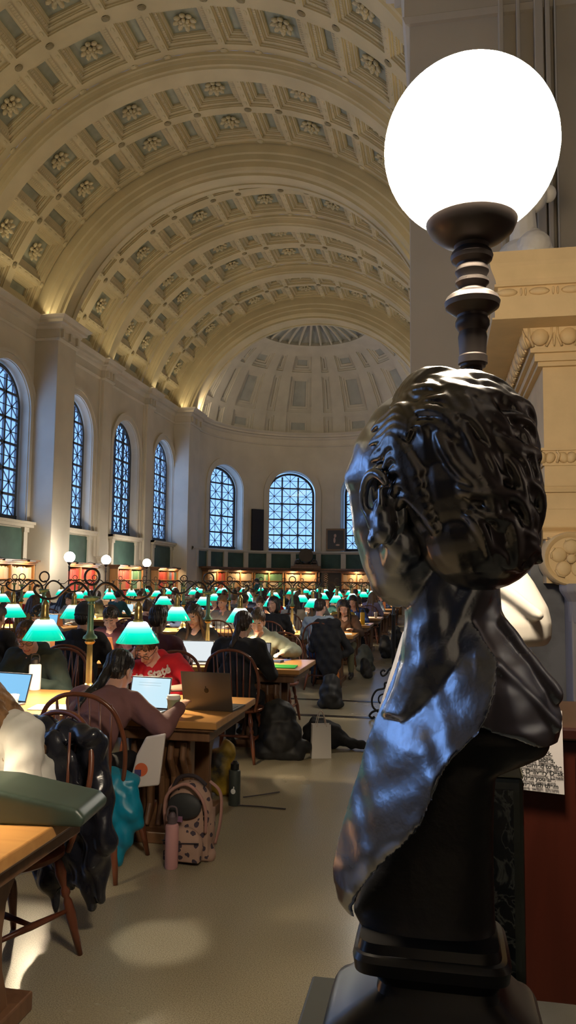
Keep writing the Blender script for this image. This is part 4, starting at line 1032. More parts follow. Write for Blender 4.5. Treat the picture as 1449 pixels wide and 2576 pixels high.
# cups and bottles
def cup(x, y, label, col=(.30,.33,.2), lid=(.7,.66,.6), h=.11, z=TZ):
    t = thing('paper_cup', label, 'cup', (x,y,z)); mb = MB(); mb.lathe([(.028,0),(.041,h)], seg=24); mb.build('cup_wall', mat('cup_paper_%d' % int(col[0]*100), col, .6), t, autos=40)
    mb = MB(); mb.lathe([(.044,h-.004),(.045,h+.004),(.041,h+.008),(.038,h+.02),(.030,h+.022)], seg=24); mb.build('lid', mat('cup_lid', lid, .5), t, autos=40); return t
cup(-1.60, 4.62, 'green paper coffee cup with a pale lid by the dark laptop')
cup(-2.02, 7.45, 'short clear cup with a drinking straw on the third table', (.5,.45,.35), h=.08)
cup(-1.42, 18.0, 'white lidded paper cup on the sixth table', (.7,.68,.66))
bottle(-2.985, 5.45, TZ, .045, .24, mat('lit_white_bottle', (.95,.95,.95), .3), blackpl, 'white water bottle with black carrying loop before the spectacled reader', handle=True)
bottle(-1.45, 15.15, TZ, .045, .30, mat('yellow_enamel', (.72,.42,.02), .4), blackpl, 'yellow water bottle at the aisle end of the fifth table')
bottle(-2.02, 12.3, TZ, .05, .24, whitem, mat('pale_lid', (.6,.5,.4), .5), 'stout white bottle beside the lamp of the fourth table')
bottle(-1.47, 4.27, 0, .037, .30, mat('pink_enamel', (.52,.27,.27), .45), mat('pink_cap', (.10,.07,.08), .5), 'tall dusty pink bottle on the floor beside the floral backpack', handle=True)
bottle(-1.44, 5.52, 0, .042, .31, mat('charcoal_enamel', (.045,.055,.05), .45), blackpl, 'charcoal bottle with a white fruit emblem on the floor', emblem=whitem)
# folder, papers, phone
def slab(name, cat, label, x, y, rz, w, d, h, m, z=TZ):
    mb = MB(); mb.box((-w/2,-d/2,0),(w/2,d/2,h)); o = mb.build(name, m, None, bevel=min(.002,h*.3)); o.location = (x,y,z); o.rotation_euler = (0,0,rz); tag(o, label, cat); return o
slab('folder', 'folder', 'bright green plastic folder at the aisle end of the third table', -1.53, 7.50, R(4), .34, .26, .008, mat('green_plastic', (.02,.42,.06), .35))
slab('notebook', 'notebook', 'small dark blue notebook beyond the green folder', -1.66, 7.92, R(-8), .16, .11, .02, mat('navy_cover', (.04,.06,.12), .5))
slab('paper_sheet', 'paper', 'white papers spread at the aisle end of the fourth table', -1.55, 12.35, R(8), .4, .3, .004, mat('paper', (.75,.70,.66), .7))
slab('open_book', 'book', 'open book at the aisle end of the fifth table', -1.62, 15.3, R(-6), .5, .3, .02, mat('paper', (.75,.70,.66), .7))
slab('paper_sheet', 'paper', 'white papers at the aisle end of the sixth table', -1.55, 18.2, R(-6), .4, .3, .004, mat('paper', (.75,.70,.66), .7))
slab('paper_sheet', 'paper', 'papers under the white sleeve of the cream top', -2.45, 4.75, R(12), .3, .21, .003, mat('paper', (.75,.70,.66), .7))
# crowd laptops
rl = random.Random(5); nlap = 0
for side, i, k, face, x in FILL:
    if rl.random() < .45:
        y = ROWS[i] + (-.12 if face == 0 else .12)
        laptop(x, y, TZ, 0 if face == 0 else PI, 'open laptop at the %s seat, %s table, %s side, %s bank' % (seatword(side,k), ORD[i], 'near' if face == 0 else 'far', side), rl.choice((alu, darkalu, roseal)), rl.choice((screen_w, screen_w, screen_b)), group='laptops of the farther readers')
    elif rl.random() < .5:
        slab('paper_sheet', 'paper', 'white paper at the %s seat, %s table, %s side, %s bank' % (seatword(side,k), ORD[i], 'near' if face == 0 else 'far', side), x, ROWS[i]+(-.25 if face == 0 else .25), rl.uniform(-.3,.3), .3, .22, .004, mat('paper', (.75,.70,.66), .7))

# green leather bag on the front table
lea = mat('green_leather', (.045,.07,.055), .38, noise=.3, nscale=5)
t = thing('leather_bag', 'dark green leather bag lying on the front table', 'bag', (-1.62, 2.62, TZ), R(6))
mb = MB(); sec = [(-.52,.13),(-.3,.15),(-.1,.15),(.02,.145),(.2,.13),(.34,.10),(.44,.06)]
for a, e in zip(sec[:-1], sec[1:]): pass
mb = MB(); pts = [(-.50,.0,.075),(-.25,0,.08),(0,0,.078),(.10,0,.07)]
mb.ell((-.30,0,.065),(.30,.15,.068)); mb.box((-.60,-.14,.0),(.06,.13,.10)); mb.box((-.5,-.10,.10),(.02,.10,.125))
organic(mb, 'body_panel', lea, t, .008, 10)
mb = MB(); mb.prism([(-.02,0),(.42,0),(.43,.03),(.40,.06),(.1,.115),(-.02,.12)], -.15, .11, axis=1); organic(mb, 'flap', lea, t, .008, 8)
mb = MB(); mb.tube(catmull([(-.30,-.02,.125),(-.28,0,.15),(-.18,.02,.155),(-.10,.04,.14),(-.08,.05,.125)],5), .010, 8, flat=.6); mb.box((-.33,-.05,.12),(-.26,.02,.135)); mb.build('carry_handle', lea, t, smooth=False)
mb = MB(); mb.ell((-.01,-.142,.07),(.008,.004,.008)); mb.ell((-.08,.05,.135),(.007,.007,.005)); mb.build('stud', mat('nickel', (.7,.7,.65), .2, 1.), t, smooth=True)

# coats over chairs
def draped(name, label, x, y, rz, prims, m, vox=.010, cat='coat', smooth=4, amp=.006, fq=30):
    mb = MB()
    for p in prims:
        if p[0] == 'c': mb.cap(*p[1:])
        elif p[0] == 'e': mb.ell(p[1], p[2], p[3] if len(p) > 3 else None)
        else: mb.box(p[1], p[2])
    def disp(co, no): return co + no*(amp*sin(co.z*fq+co.x*fq*1.3) + amp*.6*sin(co.x*fq*2.3-co.z*fq*.7+1) + amp*.5*sin(co.y*fq*2+co.z*fq*1.7))
    o = organic(mb, name, m, None, vox, smooth, None, disp); o.location = (x,y,0); o.rotation_euler = (0,0,rz); tag(o, label, cat); return o
puffer = mat('black_puffer_nylon', (.012,.013,.02), .24, bump=.5, bscale=14)
draped('puffer_coat', 'glossy black puffer coat hung over the chair behind the green bag', -1.80, 3.10, R(158),
  [('c',(-.20,-.27,.90),(.20,-.27,.90),.055,.055),('e',(0,-.29,.76),(.27,.06,.20)),('e',(0,-.30,.58),(.27,.055,.2)),('c',(-.20,-.30,.85),(-.25,-.31,.45),.06,.055),('c',(.20,-.30,.85),(.25,-.31,.45),.06,.06),('c',(-.22,-.31,.5),(-.17,-.33,.16),.07,.03),('c',(-.10,-.31,.5),(-.06,-.32,.22),.06,.02),('c',(.10,-.31,.5),(.06,-.33,.10),.08,.02),('c',(.06,-.33,.1),(.05,-.33,.06),.012,.010),('c',(-.22,-.32,.5),(-.22,-.33,.2),.05,.035),('e',(0,-.19,.72),(.22,.05,.2)),('e',(-.02,-.31,.42),(.25,.05,.20)),('e',(.08,-.31,.34),(.14,.045,.2))], puffer, amp=.010, fq=24)
draped('black_coat', 'long black coat hung over the chair at the fourth table', -1.62, 11.42, R(-8),
  [('c',(-.12,-.05,.95),(.14,-.05,.97),.09,.09),('e',(0,-.08,.75),(.24,.09,.26)),('e',(.06,-.08,.5),(.2,.08,.3)),('c',(.16,0,.9),(.34,.05,.58),.07,.06),('c',(.34,.05,.58),(.2,.0,.5),.06,.05),('c',(-.14,-.05,.9),(-.2,-.05,.6),.06,.06),('c',(0,-.05,.4),(.02,-.05,.2),.1,.06)], cloth('black', CL['black']))
blue = mat('turquoise_nylon', (.0,.20,.33), .4, bump=.5, bscale=12)
draped('blue_jacket', 'turquoise jacket hanging from the seat of the mauve reader', -1.78, 4.08, 0,
  [('e',(.02,.0,.50),(.17,.10,.07)),('c',(.02,-.06,.46),(.05,-.08,.34),.08,.06),('c',(.06,-.02,.48),(.15,-.05,.36),.09,.07),('c',(.13,-.04,.36),(.13,-.06,.22),.07,.05),('c',(.13,-.06,.22),(.10,-.06,.10),.045,.02),('c',(-.02,-.03,.48),(.06,-.04,.35),.07,.05),('c',(.15,-.03,.45),(.18,-.04,.3),.05,.05)], blue, amp=.004, fq=34, cat='jacket', vox=.008)
# white printed tote hanging at the chair
t = thing('tote_bag', 'white printed tote bag hanging beside the mauve reader', 'bag', (-1.63, 4.20, .44), R(10))
mb = MB(); mb.prism([(-.07,0),(.10,.02),(.13,.30),(.02,.28),(-.03,.18)], -.02, .012, axis=1); mb.build('bag_panel', mat('white_canvas', (.62,.56,.54), .8), t, bevel=.008)
mb = MB(); mb.lathe([(.036,-.002),(.036,.002)], (.0,-.0225,.105), 24, M=Matrix.Rotation(PI/2,3,'X')); mb.build('printed_disc', mat('orange_red_print', (.6,.12,.04), .7), t)
mb = MB(); mb.box((-.036,-.027,.07),(.0,-.0245,.105)); mb.build('printed_square', mat('navy_print', (.06,.05,.16), .7), t)

# floral backpack
flor = mat('floral_canvas', (.40,.23,.19), .85, bump=.3, bscale=20); nt = flor.node_tree; b = nt.nodes['Principled BSDF']
tc = nt.nodes.new('ShaderNodeTexCoord'); v = nt.nodes.new('ShaderNodeTexVoronoi'); v.inputs['Scale'].default_value = 19; n = nt.nodes.new('ShaderNodeTexNoise'); n.inputs['Scale'].default_value = 22; n.inputs['Detail'].default_value = 3
ad = nt.nodes.new('ShaderNodeMath'); ad.operation = 'MULTIPLY_ADD'; ad.inputs[1].default_value = .75; lt = nt.nodes.new('ShaderNodeMath'); lt.operation = 'LESS_THAN'; lt.inputs[1].default_value = .70
nt.links.new(tc.outputs['Object'], v.inputs['Vector']); nt.links.new(tc.outputs['Object'], n.inputs['Vector']); nt.links.new(n.outputs['Fac'], ad.inputs[0]); nt.links.new(v.outputs['Distance'], ad.inputs[2]); nt.links.new(ad.outputs[0], lt.inputs[0])
mx = nt.nodes.new('ShaderNodeMix'); mx.data_type = 'RGBA'; mx.inputs[6].default_value = (.37,.235,.18,1); mx.inputs[7].default_value = (.05,.035,.05,1); nt.links.new(lt.outputs[0], mx.inputs[0]); nt.links.new(mx.outputs[2], b.inputs['Base Color'])
t = thing('backpack', 'dusty pink floral backpack standing on the floor in the aisle', 'backpack', (-1.42, 4.42, 0), R(-4))
mb = MB(); mb.ell((0,.02,.18),(.15,.09,.18)); mb.ell((0,.02,.30),(.135,.085,.14)); mb.box((-.13,-.04,.01),(.13,.09,.28)); mb.cap((-.11,.02,.03),(.11,.02,.03),.05); organic(mb, 'main_body', flor, t, .008, 8)
mb = MB(); mb.ell((0,-.085,.11),(.125,.05,.10)); mb.box((-.11,-.12,.02),(.11,-.05,.15)); organic(mb, 'front_pocket', flor, t, .008, 7)
mb = MB(); mb.ell((0,-.075,.315),(.105,.03,.075)); organic(mb, 'mesh_pocket', mat('dark_mesh', (.03,.032,.035), .6), t, .007, 3)
mb = MB(); mb.tube(catmull([(-.12,-.05,.17),(-.125,-.07,.30),(-.09,-.085,.39),(0,-.07,.435),(.09,-.085,.39),(.125,-.07,.30),(.12,-.05,.17)],6), .010, 8); mb.build('front_piping', mat('pink_webbing', (.38,.2,.17), .7), t, smooth=True)
mb = MB(); mb.tube(catmull([(-.10,0,.40),(-.06,0,.455),(.03,0,.465),(.10,0,.42)],6), .012, 8); mb.build('grab_handle', mat('dark_webbing', (.03,.02,.025), .8), t, smooth=True)
for s in (-1, 1):
    mb = MB(); mb.tube(catmull([(s*.09,.09,.42),(s*.16,.08,.36),(s*.17,.06,.22),(s*.14,.06,.08)],6), .014, 8, flat=.5); mb.build('shoulder_strap', mat('pink_webbing', (.38,.2,.17), .7), t, smooth=True)
mb = MB(); mb.box((-.08,-.105,.235),(.0,-.1,.265)); mb.build('label_patch', mat('purple_print', (.25,.12,.2), .6), t)
mb = MB(); mb.tube([(-.11,-.128,.135),(0,-.136,.128),(.11,-.128,.135)], .004, 6); mb.build('zip', mat('dark_webbing', (.03,.02,.025), .8), t)

# black/yellow bag behind the charcoal bottle
draped('yellow_rucksack', 'black and yellow rucksack on the floor behind the floral backpack', -1.62, 5.75, 0, [('e',(0,0,.17),(.12,.10,.18)),('e',(.05,0,.3),(.07,.06,.10)),('c',(-.06,0,.1),(.08,0,.06),.09,.07)], mat('black_yellow_nylon', (.015,.014,.013), .6, noise=.9, nscale=5, col2=(.5,.32,.02)), cat='rucksack')
mb = MB(); mb.tube([(-1.42,5.7,.008),(-1.3,5.78,.012),(-1.19,5.9,.008)], .009, 6, flat=.4); mb.tube([(-1.42,5.5,.006),(-1.25,5.5,.008),(-1.06,5.49,.006)], .009, 6, flat=.4)
tag(mb.build('strap', mat('dark_webbing', (.03,.02,.025), .8), None), 'loose dark straps lying on the aisle floor by the charcoal bottle', 'strap')
draped('black_rucksack', 'bulky black rucksack leaning against the third table end', -1.42, 7.05, R(6), [('e',(0,0,.20),(.20,.14,.20)),('e',(-.02,.02,.36),(.17,.12,.16)),('c',(-.14,-.03,.07),(.14,-.03,.06),.10,.10),('c',(.16,-.02,.12),(.24,0,.10),.07,.05),('e',(0,-.1,.17),(.15,.06,.12))], mat('black_nylon', (.010,.010,.012), .6, bump=.4, bscale=18), cat='rucksack', amp=.004)
draped('black_jacket', 'black jacket heaped on the floor behind the white paper bag', -1.02, 7.55, 0, [('e',(-.12,0,.14),(.16,.12,.15)),('e',(0,0,.12),(.14,.10,.12)),('c',(.06,0,.10),(.26,-.02,.05),.07,.045),('c',(.26,-.02,.05),(.33,-.03,.04),.05,.035),('e',(-.2,.02,.08),(.1,.1,.08))], cloth('black', CL['black']), cat='jacket', amp=.008)
# white paper carrier
t = thing('paper_bag', 'white paper carrier bag with rope handles standing in the aisle', 'bag', (-1.06, 7.14, 0), R(18))
mb = MB(); mb.add([(-.09,-.045,0),(.09,-.045,0),(.09,.045,0),(-.09,.045,0),(-.085,-.04,.30),(.085,-.04,.30),(.085,.04,.30),(-.085,.04,.30)], [(0,3,2,1),(0,1,5,4),(1,2,6,5),(2,3,7,6),(3,0,4,7)])
mb.add([(.091,0,.0),(.0915,-.045,.0),(.089,0,.09),(.0915,.045,0)], [(0,1,2),(0,2,3)])
mb.build('bag_body', mat('white_kraft', (.55,.52,.50), .7), t, bevel=.002)
for s in (-1,1):
    mb = MB(); mb.tube(catmull([(-.045,s*.04,.28),(-.03,s*.035,.36),(0,s*.02,.42),(.03,s*.035,.36),(.045,s*.04,.28)],6), .0035, 6); mb.build('rope_handle', mat('cord', (.55,.45,.38), .8), t, smooth=True)
for n_, (x, y, s, c, l) in enumerate(((-1.35,9.9,.9,(.01,.01,.012),'black rucksack on the floor just beyond the third table'),(-1.30,14.0,1.0,(.05,.055,.045),'grey-green rucksack on the floor at the fourth table'),(-1.1,16.6,1.0,(.012,.012,.014),'black rucksack on the floor at the fifth table'),(-1.2,13.1,.7,(.02,.017,.015),'small dark bag under the fourth table'),(-1.0,19.2,1.1,(.02,.02,.022),'dark rucksack on the floor at the sixth table'))):
    draped('rucksack', l, x, y, n_*.5, [('e',(0,0,.2*s),(.17*s,.13*s,.2*s)),('e',(0,.02,.34*s),(.13*s,.1*s,.14*s)),('c',(-.1*s,-.04,.06),(.12*s,-.04,.06),.07,.07),('e',(0,-.1*s,.15*s),(.12*s,.05*s,.1*s))], mat('nylon_%d' % n_, c, .6), cat='rucksack', vox=.016)
# boots under the fourth table end
for s in (0, 1):
    draped('orange_boot', 'tan orange boot, %s one under the black coat' % ('left','right')[s], -1.60+.12*s, 11.42, .3, [('c',(0,0,.05),(0,-.14,.04),.045,.035),('c',(0,0,.05),(0,.03,.24),.05,.055)], mat('tan_boot', (.62,.20,.03), .6), cat='boot', amp=.002)
for (x, y, l) in ((-1.86,5.36,'black canvas shoe with pale sole under the second table'),):
    t = thing('canvas_shoe', l, 'shoe', (x,y,0), R(200)); mb = MB(); mb.cap((0,-.08,.06),(0,.10,.05),.045,.04); mb.cap((0,-.07,.06),(0,-.08,.12),.042,.04); organic(mb, 'shoe_upper', cloth('black', CL['black']), t, .008, 3)
    mb = MB(); mb.cap((0,-.08,.028),(0,.11,.028),.050,.044); mb.v = [(p[0],p[1],max(0,min(.032,p[2]))) for p in mb.v]; mb.build('sole', mat('pale_rubber', (.55,.5,.42), .6), t)
# ------------------------------------------------------------------ the bronze bust and its neighbours
bz = bpy.data.materials.new('patinated_bronze'); bz.use_nodes = True; nt = bz.node_tree; b = nt.nodes['Principled BSDF']
b.inputs['Base Color'].default_value = (.36,.38,.42,1); b.inputs['Metallic'].default_value = 1.; b.inputs['Roughness'].default_value = .27
tc = nt.nodes.new('ShaderNodeTexCoord'); n = nt.nodes.new('ShaderNodeTexNoise'); n.inputs['Scale'].default_value = 26; n.inputs['Detail'].default_value = 4
bp = nt.nodes.new('ShaderNodeBump'); bp.inputs['Strength'].default_value = .25; bp.inputs['Distance'].default_value = .006
nt.links.new(tc.outputs['Object'], n.inputs['Vector']); nt.links.new(n.outputs['Fac'], bp.inputs['Height']); nt.links.new(bp.outputs['Normal'], b.inputs['Normal'])
n2 = nt.nodes.new('ShaderNodeTexNoise'); n2.inputs['Scale'].default_value = 7; n2.inputs['Detail'].default_value = 5; mr = nt.nodes.new('ShaderNodeMapRange'); mr.inputs[3].default_value = .18; mr.inputs[4].default_value = .36
nt.links.new(tc.outputs['Object'], n2.inputs['Vector']); nt.links.new(n2.outputs['Fac'], mr.inputs[0]); nt.links.new(mr.outputs[0], b.inputs['Roughness'])
BY = .95
def B(x, y, d=0.): q = x-1102; return Vector((q*(.000470-8.1e-8*q), d, 1.6-(y-1470)*.000486))    # drawing grid of the bust, d = depth
def loft(mb, rows, seg=28, pw=2.4):
    n = len(rows); vs = []
    for y, xl, xr, dc, dt in rows:
        a = B(xl, y); c = B(xr, y); cx, hw = (a.x+c.x)/2, (c.x-a.x)/2
        for k in range(seg):
            t = 2*PI*k/seg; vs.append((cx + hw*math.copysign(abs(cos(t))**(2/pw), cos(t)), dc + dt*math.copysign(abs(sin(t))**(2/pw), sin(t)), a.z))
    fs = [(i*seg+k, i*seg+(k+1)%seg, (i+1)*seg+(k+1)%seg, (i+1)*seg+k) for i in range(n-1) for k in range(seg)] + [tuple(range(seg))[::-1], tuple(range((n-1)*seg, n*seg))]
    mb.add(vs, fs)
t = thing('bronze_bust', 'dark bronze portrait bust seen from behind, close to the viewer', 'sculpture', (0, BY, 0))
HRb = Matrix.Rotation(R(50), 3, 'Z') @ Matrix.Rotation(R(-6), 3, 'X'); Hb = B(1096, 1255, .0); s_ = 1.05
T = lambda p: Hb + HRb @ (Vector(p)*s_)
def E3(mb, c, r, **k): mb.ell(T(c), tuple(q*s_ for q in r), HRb, k.get('seg',22), k.get('rings',16))
mb = MB()
loft(mb, [(1010,975,1120,.0,.03),(1040,945,1150,.0,.05),(1080,918,1180,.0,.062),(1130,892,1180,.0,.068),(1180,878,1180,.0,.07),(1205,871,1180,.0,.07),(1228,872,1180,.0,.07),(1255,882,1180,.0,.068),(1290,886,1180,.0,.066),(1340,888,1180,.0,.062),(1390,900,1170,.0,.058),(1440,916,1160,.0,.05),(1480,932,1150,.0,.042),(1510,955,1140,.0,.034),(1528,990,1130,.0,.024)], 32, 2.0)
E3(mb, (0,-.022,.03), (.078,.094,.080)); E3(mb, (0,.030,-.03), (.062,.064,.090)); E3(mb, (0,.055,-.082), (.045,.04,.036)); mb.cap(T((0,.072,-.10)), T((0,.074,-.094)), .025)
mb.cap(T((0,.088,.012)), T((0,.118,-.034)), .011, .016); E3(mb, (0,.102,-.038), (.02,.014,.01)); mb.cap(T((-.030,.072,.026)), T((.030,.072,.026)), .014); E3(mb, (0,.092,-.064), (.024,.014,.008)); E3(mb, (0,.09,-.075), (.021,.013,.008))
for s in (-1,1):
    E3(mb, (s*.040,.055,-.028), (.024,.022,.026)); E3(mb, (s*.029,.070,.0), (.016,.013,.011)); mb.cap(T((s*.06,.0,-.06)), T((s*.03,.06,-.095)), .024*s_, .02*s_); 
    # ear
    e0 = [T((s*(.082+.006*cos(a)), -.004+.022*sin(a)*(.8 if cos(a) < 0 else 1.), -.012+.036*cos(a))) for a in [2*PI*k/18*.86-.9 for k in range(19)]]
    mb.tube(e0, .0062, 8); mb.cap(T((s*.080,.006,-.046)), T((s*.079,.002,-.056)), .010); mb.tube([T((s*.086,-.012,.0)), T((s*.087,-.012,-.02)), T((s*.084,0,-.034))], .005, 8); E3(mb, (s*.074,-.004,-.012), (.012,.02,.032))
loft(mb, [(1390,1030,1262,.012,.058),(1450,1020,1262,.012,.060),(1530,1016,1260,.010,.060),(1600,1014,1272,.008,.062),(1660,1008,1290,.006,.066),(1720,990,1300,.004,.062),(1790,960,1240,.004,.05)])
mb.cap(B(1190,1480,-.030), B(1090,1700,-.026), .024, .03)
def shell(mb, rows, th=.022):
    """a curved sheet of bronze: rows (y, xl, dl, xr, dr, bulge)"""
    n = len(rows); K = 9; vs = []
    for y, xl, dl, xr, dr, bg in rows:
        ring = []
        for k in range(K):
            u = k/(K-1); ring.append(B(lerp(xl,xr,u), y, lerp(dl,dr,u) - bg*sin(PI*u)))
        for k in range(K-1, -1, -1):
            u = k/(K-1); e_ = min(1, 4*min(u+.06, 1.06-u)); ring.append(B(lerp(xl,xr,u)+(2-4*u)*3, y, lerp(dl,dr,u) - bg*sin(PI*u) + th*(.35+.65*e_)))
        vs += ring
    L = 2*K; mb.add(vs, [(i*L+k, i*L+(k+1)%L, (i+1)*L+(k+1)%L, (i+1)*L+k) for i in range(n-1) for k in range(L)] + [tuple(range(L))[::-1], tuple(range((n-1)*L, n*L))])
shell(mb, [(1560,1020,.0,1185,-.055,.010),(1640,1008,.0,1240,-.078,.010),(1700,988,.0,1232,-.090,.012),(1760,965,.0,1214,-.098,.012),(1800,948,.0,1188,-.100,.012),(1850,928,.0,1134,-.096,.012),(1900,914,.0,1102,-.094,.011),(1950,900,.0,1084,-.094,.010),(2000,885,.0,1062,-.090,.010),(2050,870,.0,1026,-.080,.009),(2100,857,.0,982,-.064,.009),(2150,848,.0,944,-.050,.008),(2200,846,.0,914,-.038,.008),(2245,857,.0,897,-.020,.006),(2276,880,.0,902,-.010,.003)])
shell(mb, [(1540,1175,-.045,1262,.0,.012),(1600,1185,-.060,1305,.0,.014),(1660,1190,-.074,1352,.0,.016),(1720,1188,-.084,1388,.0,.018),(1765,1184,-.090,1408,.0,.016),(1786,1188,-.090,1414,.0,.015),(1806,1240,-.080,1414,.0,.014),(1826,1300,-.060,1410,.0,.010),(1846,1350,-.040,1400,-.006,.006)], .026)
loft(mb, [(1560,1040,1262,.02,.04),(1640,1030,1300,.03,.04),(1720,1010,1350,.035,.04),(1780,990,1340,.035,.035)], pw=2.2)
for (x0,y0,d0,x1,y1,d1,r0,r1) in ((1250,1570,-.020,1385,1730,-.002,.012,.014),(1235,1660,-.062,1385,1800,-.016,.010,.010)):
    mb.cap(B(x0,y0,d0), B(x1,y1,d1), r0, r1)
def rip(co, no): return co + no*(.0006*sin(co.z*70+co.x*90+1.5*sin(co.x*70)) + .0004*sin(co.z*150-co.x*110))
for s in (-1,1):
    er = [T((s*(.098+.004*cos(a)), -.002+.019*sin(a)*(1.1 if cos(a) > 0 else .8), -.020+.036*cos(a))) for a in [-1.0+2*PI*k/18*.80 for k in range(19)]]
    mb.tube(er, [.004]+[.0062]*17+[.005], 8); mb.ell(T((s*.096,.010,-.054)), (.008,.009,.011)); mb.tube([T((s*.099,-.008,.0)), T((s*.101,-.010,-.018)), T((s*.098,.002,-.036))], .0045, 8); mb.cap(T((s*.088,-.002,-.02)), T((s*.092,-.002,-.045)), .014)
bd = organic(mb, 'bronze_figure', bz, t, .0026, 5, None, rip)
bd2 = mat('dark_back_bronze', (.018,.016,.015), .42, .0, bump=.2, bscale=40)  # near-black matte tone for the hollow back
mb = MB(); loft(mb, [(1770,1150,1330,.030,.035),(1820,1115,1368,.022,.045),(1850,1105,1388,.020,.045),(1880,1085,1376,.024,.042),(1908,1075,1320,.03,.04),(1935,1050,1245,.03,.045),(2000,1020,1240,.03,.045),(2100,965,1237,.03,.045),(2200,905,1237,.025,.048),(2270,890,1238,.02,.05),(2300,915,1240,.012,.052)], pw=2.8)
organic(mb, 'hollow_back', bd2, t, .004, 5)
# hair: heavy modelled locks
hz = bz.copy(); hz.name = 'dark_hair_bronze'; hz.node_tree.nodes['Principled BSDF'].inputs['Base Color'].default_value = (.20,.19,.185,1)  # same bronze in a darker tone for the hair
mb = MB(); E3(mb, (0,-.036,.036), (.090,.091,.090)); E3(mb, (0,-.048,-.005), (.086,.077,.086)); E3(mb, (0,-.056,-.055), (.074,.062,.060))
def HP(a, e, k=1.):    # a: angle from the face axis, positive to the viewer's side; e elevation
    a, e = R(a), R(e); low = max(0, -sin(e)); return T((-sin(a)*cos(e)*.087*k, -.034+cos(a)*cos(e)*.091*k-low*.022, .034+sin(e)*(.094 if e > 0 else .145)*k))
rn = random.Random(11)
for k in range(230):
    a0 = rn.uniform(-80,170); e0 = rn.uniform(-46,88); L = rn.uniform(34,60)
    if a0 < 84 and e0 < 30: continue
    if a0 < 50 and e0 < 58: continue
    if -35 < e0 < 16 and a0 < 108: continue
    ph = rn.uniform(0,6); pts = []
    for q in range(9):
        u = q/8; a = a0 + L*u*(1.3 if e0 > 50 else .75) + 4*sin(u*5+ph); e = max(e0 - L*.60*u + 5*sin(u*4.5+ph), -60)
        if a < 112 and e < 14: e = 14
        pts.append(HP(a, e, .985+.035*sin(u*PI)))
    w = rn.uniform(.006,.0115); mb.tube(pts, [w*.4,w*.8,w,w,w,w*.95,w*.8,w*.6,w*.2], 7, flat=.8)
for k in range(9):         # standing quiff over the brow
    a = 15 + 9*k; pts = [HP(a, 44, .97), HP(a+2, 54, 1.06), HP(a+12, 64, 1.10+.025*(k%2)), HP(a+34, 66, 1.08), HP(a+62, 56, 1.02)]
    mb.tube(catmull(pts, 4), [lerp(.010,.005,i/16) for i in range(17)], 7)
for k in range(10):        # tufts swept forward over the temple
    e = 26 - 5.5*k; pts = [HP(98, 18-3.2*k if k < 4 else 8-5*k, 1.0), HP(86, e+5, 1.05), HP(74, e+2, 1.07), HP(62, e-1+3*(k%2), 1.10), HP(54+3*(k%3), e-5+4*(k%2), 1.13)]
    mb.tube(catmull(pts, 4), [lerp(.0095,.003,i/16) for i in range(17)], 7)
for k in range(14):        # curls at the nape
    a = 108 + 7*k; c = HP(a, -52 + 5*sin(k*2.1), 1.0); pts = [c + Vector((.012*cos(q)*(1-q*.1), 0, .012*sin(q)*(1-q*.1))) for q in [k*1.3+.6*j for j in range(8)]]; mb.tube(pts, .008, 7)
mb.ell(B(1225,1400,-.0), (.050,.055,.028)); mb.ell(B(1285,1360,.0), (.034,.05,.045))
organic(mb, 'bronze_hair', hz, t, .0022, 4)
mb = MB(); sq = 5.
loft(mb, [(2285,918,1240,.0,.060),(2305,912,1246,.0,.063),(2308,906,1258,.0,.066),(2320,902,1268,.0,.07),(2345,906,1264,.0,.07),(2352,940,1250,.0,.062),(2375,962,1236,.0,.058),(2395,955,1240,.0,.06),(2415,925,1262,.0,.068),(2440,885,1296,.0,.078),(2462,858,1322,.0,.084),(2468,846,1340,.0,.088),(2480,838,1350,.0,.09),(2500,838,1352,.0,.09),(2512,850,1340,.0,.088),(2518,850,1345,.0,.09),(2552,848,1350,.0,.09)], 32, 7)
mb.build('bronze_socle', mat('dark_socle_bronze', (.02,.018,.016), .28), t, autos=30)

gm = mat('grey_green_stone', (.10,.115,.10), .22, noise=.4, nscale=9)
mb = MB(); mb.box((-.169,.1,1.05),(.62,1.075,1.075)); mb.box((-.15,.15,0),(.6,1.05,1.05)); o = mb.build('stone_counter', mat('dark_counter', (.025,.027,.026), .22), None, bevel=.004); tag(o, 'dark polished stone counter under the bronze bust', 'counter')
mb = MB(); mb.box((-.118,.80,1.075),(.116,1.065,1.079)); o = mb.build('plinth_slab', gm, None, bevel=.0015); tag(o, 'thin grey-green polished slab between the bronze socle and the counter', 'slab')
vm = mat('veined_marble', (.018,.02,.02), .15); nt = vm.node_tree; b = nt.nodes['Principled BSDF']; tc = nt.nodes.new('ShaderNodeTexCoord'); w = nt.nodes.new('ShaderNodeTexNoise'); w.inputs['Scale'].default_value = 16; w.inputs['Detail'].default_value = 9; w.inputs['Distortion'].default_value = 2.5
rp = nt.nodes.new('ShaderNodeValToRGB'); e = rp.color_ramp.elements; e[0].position = .48; e[0].color = (.014,.016,.017,1); e[1].position = .56; e[1].color = (.014,.016,.017,1); q = e.new(.52); q.color = (.20,.21,.17,1)
nt.links.new(tc.outputs['Object'], w.inputs['Vector']); nt.links.new(w.outputs['Fac'], rp.inputs[0]); nt.links.new(rp.outputs[0], b.inputs['Base Color'])
t = thing('marble_stele', 'dark veined marble block standing right behind the bronze bust', 'pedestal', (0,1.10,0))
mb = MB(); mb.box((-.05,0,0),(.110,.06,1.34)); mb.build('block', gm, t, bevel=.006)
mb = MB(); mb.box((-.04,-.003,1.085),(.096,.0,1.325)); mb.build('veined_panel', vm, t)
mb = MB(); mb.prism([(.055,1.34),(.110,1.34),(.104,1.362),(.07,1.370)], .0, .05, axis=1); mb.build('chipped_cap', mat('pale_stone', (.42,.40,.28), .5), t, bevel=.003)

